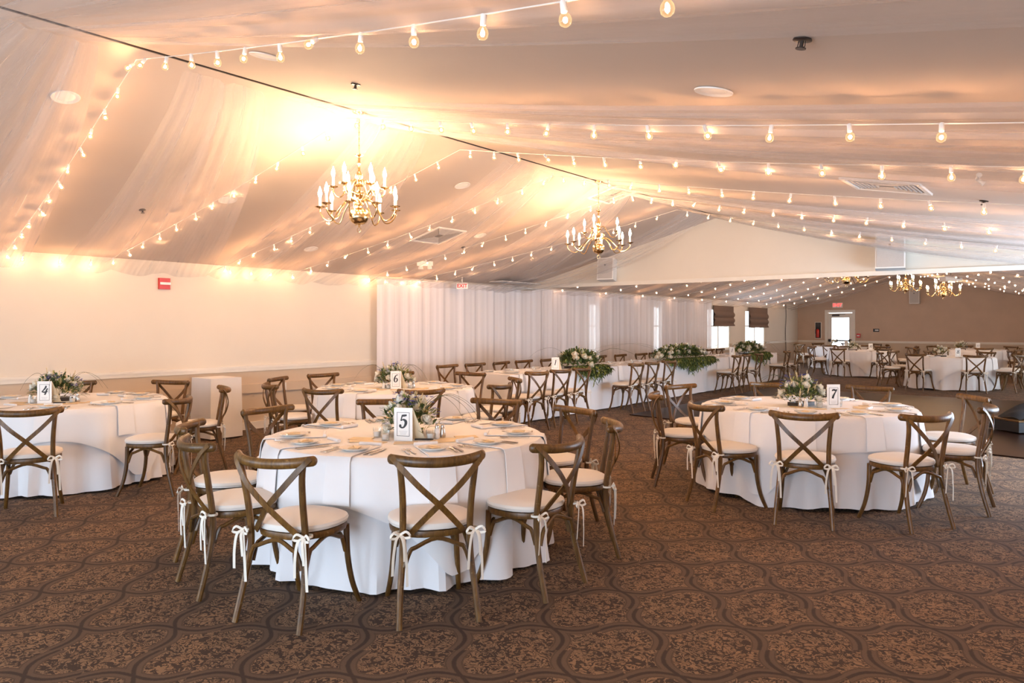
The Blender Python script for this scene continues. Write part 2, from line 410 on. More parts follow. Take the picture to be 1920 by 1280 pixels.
# windows: frame, sashes and panes
def window(num, y0, y1, z0, z1, x, sgn, axis='y'):
    root = MB()
    def b(mb, p0, p1, q0, q1, d0, d1):
        if axis == 'y': mb.box(min(x + sgn * d0, x + sgn * d1), max(x + sgn * d0, x + sgn * d1), p0, p1, q0, q1)
        else: mb.box(p0, p1, min(x + sgn * d0, x + sgn * d1), max(x + sgn * d0, x + sgn * d1), q0, q1)
    for (p0, p1, q0, q1) in ((y0, y0 + .05, z0, z1), (y1 - .05, y1, z0, z1), (y0 + .05, y1 - .05, z1 - .05, z1), (y0 + .05, y1 - .05, z0, z0 + .05)):
        b(root, p0, p1, q0, q1, 0.02, 0.16)
    b(root, y0 - .06, y1 + .06, z0 - .03, z0, -0.05, 0.10)
    nw = max(2, round((y1 - y0) / 1.0))
    for i in range(1, nw):
        c_ = y0 + (y1 - y0) * i / nw; b(root, c_ - .035, c_ + .035, z0 + .05, z1 - .05, 0.03, 0.15)
    zm = (z0 + z1) / 2 + .1
    b(root, y0 + .05, y1 - .05, zm - .02, zm + .02, 0.07, 0.12)
    me = root.mesh('window', M['trim'], False)
    o = link('window_%d' % num, me, None, kind='structure')
    g = MB(); b(g, y0 + .05, y1 - .05, z0 + .05, z1 - .05, 0.09, 0.094)
    link('window_pane', g.mesh('window_pane', M['glass'], False), o)
num = 1
for (a, b2, z0, z1) in WIN: window(num, a, b2, z0, z1, XL, -1); num += 1
for (a, b2, z0, z1) in RW: window(num, a, b2, z0, z1, XR, 1); num += 1
for (a, b2, z0, z1) in BW: window(num, a, b2, z0, z1, YB, -1, 'x'); num += 1
# door with a glass light, closer and push bar
d = MB(); x0, x1 = DOOR
for (p0, p1, q0, q1) in ((x0, x0 + .15, 0.01, 2.04), (x1 - .13, x1, 0.01, 2.04), (x0 + .15, x1 - .13, 1.86, 2.04), (x0 + .15, x1 - .13, 0.01, .30)):
    d.box(p0, p1, YF + 0.02, YF + 0.07, q0, q1)
do = link('door_1', d.mesh('door', M['trim'], False), None, kind='structure')
g = MB(); g.box(x0 + .15, x1 - .13, YF + 0.04, YF + 0.05, 0.30, 1.86); link('door_pane', g.mesh('door_pane', M['glass'], False), do)
g = MB(); g.box(x0 + .05, x1 - .05, YF - 0.06, YF - 0.02, 0.90, 0.96); g.box(x0 + .03, x0 + .12, YF - 0.06, YF + .02, 0.87, 0.99); g.box(x1 - .12, x1 - .03, YF - 0.06, YF + .02, 0.87, 0.99)
link('push_bar', g.mesh('push_bar', M['dark'], False), do)
g = MB(); g.box(x0 + .17, x0 + .45, YF - 0.04, YF + .02, 1.92, 1.98); g.box(x0 + .2, x0 + .68, YF - 0.05, YF - .03, 1.985, 2.0)
link('door_closer', g.mesh('door_closer', M['dark'], False), do)
g = MB(); g.box(x0 - .11, x0, YF - 0.025, YF, 0, 2.17); g.box(x1, x1 + .11, YF - 0.025, YF, 0, 2.17); g.box(x0, x1, YF - 0.025, YF, 2.06, 2.17)
struct('trim_door', g, M['trim'])

exec_parts = None
# ------------------------------------------------------------------ the cross-back chair
def chair_spec():
    parts = []
    st = MB()      # wooden seat frame, rounded trapezoid
    def outline(sc, z, k=28):
        o = []
        for i in range(k):
            a = 2 * PI * i / k; ca, sa = math.cos(a), math.sin(a)
            rx = 0.215 - 0.022 * (1 if sa < 0 else 0) * abs(sa); ry = 0.205
            e = 0.78
            o.append((rx * sc * math.copysign(abs(ca) ** e, ca), ry * sc * math.copysign(abs(sa) ** e, sa), z))
        return o
    k = 28; rings = [outline(0.93, .425), outline(1.0, .43), outline(1.02, .445), outline(1.0, .462), outline(0.9, .464)]
    vs = [v for r in rings for v in r]; fs = [(i * k + j, i * k + (j + 1) % k, (i + 1) * k + (j + 1) % k, (i + 1) * k + j) for i in range(4) for j in range(k)]
    fs += [tuple(reversed(range(k))), tuple(4 * k + j for j in range(k))]
    st.add(vs, fs); parts.append(('seat', st.mesh('seat', M['wood'])))
    cu = MB(); rings = [outline(0.92, .464), outline(1.03, .470), outline(1.055, .486), outline(1.03, .500), outline(0.90, .512), outline(0.45, .519)]
    vs = [v for r in rings for v in r]; fs = [(i * k + j, i * k + (j + 1) % k, (i + 1) * k + (j + 1) % k, (i + 1) * k + j) for i in range(5) for j in range(k)]
    fs += [tuple(reversed(range(k))), tuple(5 * k + j for j in range(k))]
    cu.add(vs, fs)
    ties = []
    rnd = random.Random(4)
    for sg in (-1, 1):
        t = MB(); x, y = sg * 0.195, -0.225; z = .465
        for a0, a1 in ((0, 1),):
            loop = [(x + 0.024 * math.cos(a), y + .02 + 0.026 * math.sin(a), z) for a in [2 * PI * i / 10 for i in range(11)]]
            t.strip(loop, 0.012, 0.002, (0, 0, 1))
        for dx, L, dy in ((-.035, .20, -.012), (.018, .13, -.018), (.03, .26, -.01)):
            t.strip(cat([(x, y - .01, z), (x + dx * .6, y + dy - .02, z - .02), (x + dx, y + dy - .024, z - L * .5), (x + dx * 1.15, y + dy - .02, z - L)]), 0.014, 0.0015, (1, 0.3, 0))
        for dx in (-1, 1):
            t.strip(cat([(x, y - .012, z), (x + dx * .03, y - .03, z + .018), (x + dx * .05, y - .034, z - .008), (x + dx * .02, y - .024, z - .014), (x, y - .014, z)]), 0.012, 0.0015, (0, 0.3, 1))
        ties.append(('cushion_tie', t.mesh('cushion_tie', M['ribbon'])))
    parts.append(('cushion', cu.mesh('cushion', M['cushion']), ties, {'label': 'ivory tie-on cushion'}))
    rl = MB()
    pts = cat([(-.246, -.200, .848), (-.225, -.232, .846), (-.13, -.292, .838), (0, -.315, .834), (.13, -.292, .838), (.225, -.232, .846), (.246, -.200, .848)], 5)
    n_ = len(pts); rl.tube(pts, [.012, .021, .024] + [0.0265] * (n_ - 6) + [.024, .021, .012], 12, flat=0.66, up=(0, 0, 1)); parts.append(('top_rail', rl.mesh('top_rail', M['wood'])))
    for sg in (-1, 1):
        lg = MB()
        pts = cat([(sg * .205, -.285, 0.0), (sg * .193, -.238, .17), (sg * .178, -.205, .33), (sg * .175, -.200, .46), (sg * .178, -.222, .62), (sg * .190, -.244, .76), (sg * .203, -.246, .852)], 4)
        m = len(pts); lg.tube(pts, [0.0155 + 0.0025 * math.sin(PI * i / (m - 1)) for i in range(m)], 9)
        parts.append(('leg', lg.mesh('leg', M['wood'])))
        lg = MB(); pts = cat([(sg * .205, .225, 0.0), (sg * .190, .178, .12), (sg * .178, .152, .27), (sg * .172, .148, .44)], 4)
        m = len(pts); lg.tube(pts, [0.0145 + 0.003 * i / (m - 1) for i in range(m)], 9)
        parts.append(('leg', lg.mesh('leg', M['wood'])))
        xb = MB(); off = 0.004 * sg
        pts = cat([(sg * .236, -.240, .862), (sg * .205, -.268, .822), (sg * .11, -.292 + off, .718), (0, -.278 + off, .612), (-sg * .08, -.240 + off, .525), (-sg * .135, -.208, .462)], 4)
        xb.strip(pts, 0.030, 0.008, (0.7, 0, -sg * 0.7)); parts.append(('cross_brace', xb.mesh('cross_brace', M['wood'])))
    def arch(p, q_, apex, out):
        p, q_, apex = Vector(p), Vector(q_), Vector(apex)
        m1 = p.lerp(q_, .17); m2 = p.lerp(q_, .83); m1.z = apex.z - .035; m2.z = apex.z - .035
        a = MB(); a.tube(cat([p, p.lerp(m1, .5) + Vector((0, 0, .03)), m1, apex, m2, q_.lerp(m2, .5) + Vector((0, 0, .03)), q_], 4), 0.0115, 7); return ('arch_brace', a.mesh('arch_brace', M['wood']))
    parts.append(arch((-.170, -.222, .295), (.170, -.222, .295), (0, -.205, .425), 0))
    parts.append(arch((-.165, .150, .295), (.165, .150, .295), (0, .150, .422), 0))
    for sg in (-1, 1): parts.append(arch((sg * .172, -.19, .295), (sg * .172, .140, .295), (sg * .172, -.02, .422), 0))
    return parts
CHAIR = chair_spec()
crng = random.Random(11)
def put_chair(x, y, face, label, group):    # face: world angle (radians) the sitter looks towards
    return thing('cross_back_chair', CHAIR, (x, y, 0), face - PI / 2, label, 'chair', group)

# ------------------------------------------------------------------ table linens
def hem_noise(seed, amp, waves):
    rnd = random.Random(seed); comps = [(rnd.choice(waves), rnd.uniform(0, 2 * PI), rnd.uniform(.4, 1)) for _ in range(4)]
    return lambda a: amp * sum(c[2] * math.sin(c[0] * a + c[1]) for c in comps) / 2.0
def round_cloth(seed, r=0.93):
    nz = hem_noise(seed, 1.0, (11, 14, 17, 21)); nr = hem_noise(seed + 50, 1.0, (5, 7, 11)); mb = MB(); nu = 168; nv = 16
    nf = hem_noise(seed + 90, 1.0, (25, 31, 37))
    def fn(u, v):
        a = 2 * PI * u; j = round(v * nv)
        if j <= 4: rr = r * (0, .5, .85, .985, 1.0)[j]; return (rr * math.cos(a), rr * math.sin(a), TZ + (.006 if j < 4 else .003))
        t = (j - 4) / (nv - 4); dz = t * (TZ - 0.022 + 0.014 * nr(a))
        rr = r + 0.008 + 0.055 * t + 0.060 * t ** 0.9 * nz(a) + 0.034 * t ** 1.5 * nf(a)
        return (rr * math.cos(a), rr * math.sin(a), TZ + 0.001 - dz)
    return mb.grid(fn, nu, nv, lambda u, v: (u * 5, v)).mesh('tablecloth', M['linen'])
def overlay_cloth(seed, rot, a_=1.20, r=0.93):
    nz = hem_noise(seed, 1.0, (11, 14, 17, 21)); mb = MB(); nu = 192; nv = 12
    nv = 16
    def fn(u, v):
        a = 2 * PI * u; j = round(v * nv)
        if j <= 4: rr = r * (0, .5, .85, .99, 1.006)[j]; return (rr * math.cos(a), rr * math.sin(a), TZ + (.010 if j < 4 else .007))
        b = a - rot; s = a_ / max(abs(math.cos(b)), abs(math.sin(b))); L = min(s - r, 0.66)
        t = (j - 4) / (nv - 4); dz = t * L; T = dz / TZ
        rr = r + 0.026 + 0.055 * T + 0.052 * T ** 0.9 * nz(a) + .010 * math.sin(b * 12 + seed) * T ** .6 + .020 * T * (1 - abs(math.cos(2 * b)))
        return (rr * math.cos(a), rr * math.sin(a), TZ + 0.004 - dz)
    return mb.grid(fn, nu, nv).mesh('overlay_cloth', M['linen2'])
tt = MB(); tt.lathe([(0.0, TZ - .03), (0.915, TZ - .03), (0.92, TZ - .015), (0.915, TZ), (0.0, TZ)], 48)
TOP = tt.mesh('tabletop', M['wood'])
lgs = []
for sx in (-1, 1):
    for sy in (-1, 1):
        l = MB(); l.tube([(sx * .42, sy * .42, 0), (sx * .42, sy * .42, TZ - .03)], .018, 8); lgs.append(('leg', l.mesh('leg', M['dark'])))
TABLE = [('tabletop', TOP)] + lgs

# napkin: folded strip under the plate that hangs over the table edge; +x is outward
def napkin_mesh(L=0.26):
    mb = MB(); e = 0.955
    pts = [(0.56, 0, TZ + .016), (0.80, 0, TZ + .016), (0.925, 0, TZ + .016), (e - .004, 0, TZ + .010), (e + .008, 0, TZ - .02), (e + .022, 0, TZ - L * .5), (e + .034, 0, TZ - L)]
    mb.strip(pts, [.15, .15, .15, .15, .15, .16, .17], .005, (0, 1, 0))
    mb.tube([(0.555, -.075, TZ + .024), (0.555, .075, TZ + .024)], .012, 8)
    return mb.mesh('napkin', M['linen2'])
NAPKIN = napkin_mesh()
def flat_napkin():
    mb = MB(); mb.strip([(-.14, 0, .006), (.14, 0, .006)], .12, .008, (0, 1, 0)); mb.tube([(-.14, -.06, .012), (-.14, .06, .012)], .012, 8); return mb.mesh('napkin', M['linen2'])
FNAP = flat_napkin()
pl = MB(); pl.lathe([(0.0, .004), (0.05, .004), (.055, 0), (.06, .002), (.092, .016), (.094, .018), (.090, .018), (.060, .008), (0.0, .007)], 32)
PLATE = pl.mesh('side_plate', M['glaze'])
def cutlery():
    out = {}
    mb = MB(); mb.strip(cat([(-.10, 0, .006), (-.03, 0, .003), (.03, 0, .004), (.05, 0, .008)]), [.010] * 4 + [.008] * 4 + [.006] * 4 + [.022], .0022, (0, 1, 0))
    for j in (-1.5, -.5, .5, 1.5): mb.strip([(.05, j * .006, .008), (.075, j * .0062, .005), (.098, j * .006, .007)], .0032, .002, (0, 1, 0))
    out['fork'] = mb.mesh('fork', M['steel'])
    mb = MB(); mb.strip([(-.11, 0, .005), (-.10, 0, .005), (-.01, 0, .004), (0, 0, .004)], [.012, .016, .013, .010], .006, (0, 1, 0)); mb.strip([(0, 0, .004), (.02, .001, .004), (.09, .002, .004), (.11, -.004, .004)], [.012, .019, .019, .004], .0018, (0, 1, 0))
    out['knife'] = mb.mesh('knife', M['steel'])
    return out
CUT = cutlery()
cd = MB(); cd.box(-.04, .04, -.03, .03, 0, .004); cd.strip([(-.038, -.02, .006), (.0, .0, .012), (.045, .024, .007)], .012, .002, (-.5, .8, 0))
FAVOR = cd.mesh('favor_card', M['envelope'])
ev = MB(); ev.box(-.075, .075, -.05, .05, 0, .003); ev.box(-.02, .02, -.002, .002, .003, .0035)
ENV = ev.mesh('envelope', M['envelope'])

# number strokes: hand-lettered digits from ribbons of varying width
DIG = {
 '1': [[(.16, .78, .05), (.30, .90, .07), (.36, .98, .10), (.34, .70, .14), (.29, .30, .14), (.25, .02, .12)], [(.12, .03, .05), (.26, .02, .06), (.42, .03, .05)]],
 '2': [[(.12, .74, .13), (.16, .90, .08), (.34, .97, .10), (.52, .84, .17), (.44, .58, .15), (.22, .30, .08), (.08, .07, .10)], [(.08, .07, .10), (.28, .10, .14), (.46, .04, .10), (.58, .16, .05)]],
 '4': [[(.40, 1.0, .13), (.38, .82, .16), (.24, .58, .13), (.04, .34, .08)], [(.04, .33, .07), (.30, .30, .13), (.62, .36, .08)], [(.58, .72, .09), (.50, .50, .14), (.44, .22, .15), (.36, .0, .14)]],
 '5': [[(.14, .90, .13), (.34, .92, .14), (.52, .95, .10)], [(.17, .94, .08), (.13, .70, .08), (.10, .52, .08)], [(.10, .52, .05), (.28, .62, .10), (.48, .50, .18), (.50, .28, .18), (.38, .06, .12), (.20, .02, .10), (.08, .14, .16), (.13, .24, .12)]],
 '6': [[(.54, .92, .09), (.38, .96, .08), (.20, .76, .15), (.10, .42, .18), (.14, .12, .14), (.30, .01, .08), (.48, .14, .14), (.50, .36, .15), (.36, .52, .08), (.18, .42, .05)]],
 '7': [[(.10, .80, .10), (.12, .92, .10), (.30, .92, .16), (.46, .88, .12), (.60, .98, .06)], [(.60, .96, .08), (.42, .62, .12), (.28, .32, .18), (.22, .04, .20)]],
 '8': [[(.34, .52, .12), (.16, .64, .14), (.14, .84, .12), (.32, .97, .08), (.50, .86, .13), (.48, .66, .12), (.32, .52, .12), (.12, .36, .14), (.08, .16, .15), (.28, .01, .08), (.50, .14, .16), (.50, .36, .14), (.34, .52, .12)]],
 '0': [[(.32, .97, .07), (.14, .80, .14), (.06, .44, .16), (.14, .10, .12), (.28, .02, .07), (.46, .20, .14), (.52, .56, .16), (.46, .86, .12), (.32, .97, .07)]],
 '9': [[(.50, .70, .08), (.34, .48, .08), (.14, .60, .15), (.14, .84, .13), (.32, .97, .08), (.50, .84, .14), (.48, .50, .17), (.34, .16, .13), (.10, .04, .09)]],
}
def digits_mesh(txt, h):
    mb = MB(); wd = 0.56; x0 = -(len(txt) * wd) / 2
    for i, ch in enumerate(txt):
        for st in DIG[ch]:
            p3 = cat([(p[0], p[1], p[2]) for p in st], 5); n = len(p3); vs = []
            for j, p in enumerate(p3):
                a = p3[min(j + 1, n - 1)] - p3[max(j - 1, 0)]; d = Vector((a.x, a.y)); d.normalize() if d.length > 0 else None
                nx, ny = -d.y, d.x; hw = max(p.z, .03) / 2 * 1.15
                for sg in (-1, 1):
                    X = (x0 + i * wd + p.x + sg * nx * hw) * h; Z = (p.y - .5 + sg * ny * hw) * h
                    vs.append((X + Z * 0.10, 0, Z))
            mb.add(vs, [(2 * j, 2 * j + 1, 2 * j + 3, 2 * j + 2) for j in range(n - 1)])
            mb.add([(v[0], -.0006, v[2]) for v in vs], [(2 * j, 2 * j + 2, 2 * j + 3, 2 * j + 1) for j in range(n - 1)])
    return mb.mesh('number', M['ink'], False)
def card_spec(txt, far=False):
    W, H = .128, .215
    fr = MB(); fr.box(-W / 2, W / 2, -.003, 0, 0, H)
    bk = MB(); bk.add([(-W / 2, 0, H), (W / 2, 0, H), (W / 2 + .055, .085, 0), (-W / 2 + .055, .085, 0), (-W / 2, .003, H), (W / 2, .003, H), (W / 2 + .055, .088, 0), (-W / 2 + .055, .088, 0)],
                      [(0, 1, 2, 3), (7, 6, 5, 4), (0, 4, 5, 1), (3, 2, 6, 7), (1, 5, 6, 2), (0, 3, 7, 4)])
    subs = []
    nm = digits_mesh(txt, .088 if len(txt) == 1 else .075)
    nm2 = nm.copy()
    for v in nm.vertices: v.co.z += .128; v.co.y -= .0040
    subs.append(('number', nm))
    bd = MB()
    for (x0, x1, z0, z1) in ((-.044, .044, .183, .1855), (-.044, .044, .03, .0325), (-.044, -.0415, .03, .1855), (.0415, .044, .03, .1855)): bd.box(x0, x1, -.0042, -.003, z0, z1)
    subs.append(('border', bd.mesh('border', M['ink'], False)))
    if not far:
        ln = MB()
        for i, z in enumerate((.062, .055, .048, .041)): ln.box(-.030 + .003 * i, .030 - .004 * i, -.0036, -.003, z, z + .0012)
        subs.append(('small_print', ln.mesh('small_print', M['greyink'], False)))
    return [('front_panel', fr.mesh('front_panel', M['card'], False), subs), ('back_panel', bk.mesh('back_panel', M['creamcard'], False))]

# votive, shaker
def votive_spec():
    g = MB(); g.lathe([(0.022, 0), (0.026, .003), (.030, .062), (.0285, .062), (.024, .006), (0.0, .006)], 16)
    wx = MB(); wx.lathe([(0, .007), (.022, .007), (.0255, .040), (0, .040)], 16)
    return [('glass_cup', g.mesh('glass_cup', M['glass'])), ('candle', wx.mesh('candle', M['wax']))]
VOTIVE = votive_spec()
def shaker_spec(mat):
    b = MB(); b.lathe([(0, 0), (.019, 0), (.021, .01), (.016, .060), (.013, .068), (0, .068)], 12)
    cp = MB(); cp.lathe([(.0, .068), (.0135, .068), (.014, .078), (.010, .090), (0, .093)], 12)
    return [('body', b.mesh('body', mat)), ('cap', cp.mesh('cap', M['steel']))]
SALT, PEPPER = shaker_spec(M['glaze']), shaker_spec(M['steel'])

# ------------------------------------------------------------------ flowers
def rose(mb, c, r, rnd):
    c = Vector(c)
    for ring, (rr, n, tilt) in enumerate(((1.0, 6, .35), (.78, 5, .75), (.52, 4, 1.1), (.30, 3, 1.35))):
        for i in range(n):
            a = 2 * PI * (i + .5 * ring) / n + rnd.uniform(-.2, .2)
            rad = Vector((math.cos(a), math.sin(a), 0)); tan = Vector((-math.sin(a), math.cos(a), 0)); up = Vector((0, 0, 1))
            vs = []
            for v in range(4):
                t = v / 3; out = rad * (r * rr * math.sin(t * PI / 2) * math.cos(tilt * t * .7)) + up * (r * (-.45 + (.35 + .9 * math.sin(tilt)) * t * (.6 + .4 * (ring / 3))))
                wdt = r * rr * .95 * math.sin((.25 + .6 * t) * PI) ** .6
                for u in (-1, -.4, .4, 1): vs.append(c + out + tan * u * wdt * .8 - rad * (u * u) * r * .22 * rr)
            mb.add(vs, [(v * 4 + u, v * 4 + u + 1, (v + 1) * 4 + u + 1, (v + 1) * 4 + u) for v in range(3) for u in range(3)])
    mb.ball(c + Vector((0, 0, r * .02)), r * .5, 8, 5)
def leaf(mb, p, d, L, W, droop=.3):
    p = Vector(p); d = Vector(d).normalized(); s = d.cross(Vector((0, 0, 1)))
    if s.length < .05: s = Vector((1, 0, 0))
    s.normalize(); vs = []
    for i, (t, w_) in enumerate(((0, .12), (.3, .9), (.6, 1), (.85, .5), (1, .03))):
        q = p + d * L * t - Vector((0, 0, droop * L * t * t)); vs += [q - s * W * w_ / 2 + Vector((0, 0, .1 * W)), q, q + s * W * w_ / 2 + Vector((0, 0, .1 * W))]
    mb.add(vs, [(i * 3 + j, i * 3 + j + 1, i * 3 + j + 4, i * 3 + j + 3) for i in range(4) for j in range(2)])
def bouquet(seed, rx=.25, ry=.19, h=.24, nleaf=520, nrose=14, nblue=8, nplume=18, spill=0, nblade=6, big=1.0):
    rnd = random.Random(seed)
    def surf():
        a = rnd.uniform(0, 2 * PI); t = math.sqrt(rnd.random())
        x, y = rx * t * math.cos(a), ry * t * math.sin(a); z = .04 + h * math.sqrt(max(0, 1 - t * t)) * rnd.uniform(.75, 1)
        nrm = Vector((x / rx, y / ry, .9)).normalized(); return Vector((x, y, z)), nrm
    A, B = MB(), MB()
    for i in range(nleaf):
        p, n = surf(); p *= rnd.uniform(.55, 1); p.z = max(p.z, .02)
        d = (n + Vector((rnd.uniform(-.7, .7), rnd.uniform(-.7, .7), rnd.uniform(-.5, .4)))).normalized()
        leaf(A if rnd.random() < .68 else B, p, d, big * rnd.uniform(.04, .085), big * rnd.uniform(.012, .026), rnd.uniform(.1, .6))
    for i in range(spill):
        x = rnd.triangular(-rx * .98, rx * .98, 0) if rnd.random() < .5 else rnd.uniform(-rx * .9, rx * .9); y0 = ry * .85; fz = max(.15, 1 - (abs(x) / rx) ** 2) * rnd.uniform(.4, 1.1)
        pts = cat([(x, y0 * .8, .06), (x + rnd.uniform(-.03, .03), y0 + .05, .04), (x + rnd.uniform(-.06, .06), y0 + .08, -.09 * fz), (x + rnd.uniform(-.10, .10), y0 + .09, -rnd.uniform(.08, .26) * fz)], 4)
        for q in pts:
            for s in (-1, 1): leaf(A if rnd.random() < .6 else B, q, Vector((s * .8, rnd.uniform(-.1, .6), rnd.uniform(-.9, .1))), rnd.uniform(.06, .10), .019, .3)
    parts = [('dark_foliage', A.mesh('dark_foliage', M['leaf'])), ('light_foliage', B.mesh('light_foliage', M['leaf2']))]
    placed = []
    for i in range(nrose):
        for _ in range(30):
            p, n = surf()
            if all((p - q).length > .055 for q in placed): break
        placed.append(p); mb = MB(); rose(mb, (0, 0, 0), big * rnd.uniform(.037, .052), rnd)
        q = n.to_track_quat('Z', 'Y').to_matrix(); mb.v = [tuple(q @ Vector(v) + p * 1.02) for v in mb.v]
        parts.append(('white_rose', mb.mesh('white_rose', M['rose'])))
    for i in range(nblue):
        mb = MB(); p, n = surf(); p = p * 1.08
        for k in range(7):
            c_ = p + Vector((rnd.uniform(-.025, .025), rnd.uniform(-.025, .025), rnd.uniform(-.01, .035)))
            for a in range(4):
                th = a * PI / 2 + rnd.random(); leaf(mb, c_, (math.cos(th), math.sin(th), .4), .017, .013, .1)
        parts.append(('blue_blossom', mb.mesh('blue_blossom', M['blue'])))
    for i in range(nplume):
        mb = MB(); p, n = surf(); n = (n + Vector((0, 0, .8))).normalized(); L = rnd.uniform(.06, .11)
        for k in range(26):
            t = k / 26; d = (n + Vector((rnd.uniform(-1, 1), rnd.uniform(-1, 1), rnd.uniform(-.2, .8)))).normalized()
            leaf(mb, p + n * (L * t - .02), d, .030 * (1 - t * .75), .006, 0)
        parts.append(('cream_plume', mb.mesh('cream_plume', M['plume'])))
    for i in range(nblade):
        a = rnd.uniform(0, 2 * PI); L = rnd.uniform(.9, 1.45); d = Vector((math.cos(a), math.sin(a), 0)); mb = MB()
        pts = cat([d * rx * .2 + Vector((0, 0, h * .5)), d * rx * .7 * L + Vector((0, 0, h * 1.15)), d * rx * 1.15 * L + Vector((0, 0, h * .95)), d * rx * 1.45 * L + Vector((0, 0, h * .45))], 5)
        n_ = len(pts); mb.tube(pts, [.0022 * (1 - .7 * k / n_) for k in range(n_)], 4); parts.append(('grass_blade', mb.mesh('grass_blade', M['blade'])))
    tr = MB(); tr.box(-rx * .45, rx * .45, -ry * .4, ry * .4, 0, .035); parts.append(('tray', tr.mesh('tray', M['dark'], False)))
    return parts
BQ = {s: bouquet(s) for s in (5, 7, 4, 6)}
BQF = bouquet(21, nleaf=120, nrose=8, nblue=2, nplume=6, nblade=2)

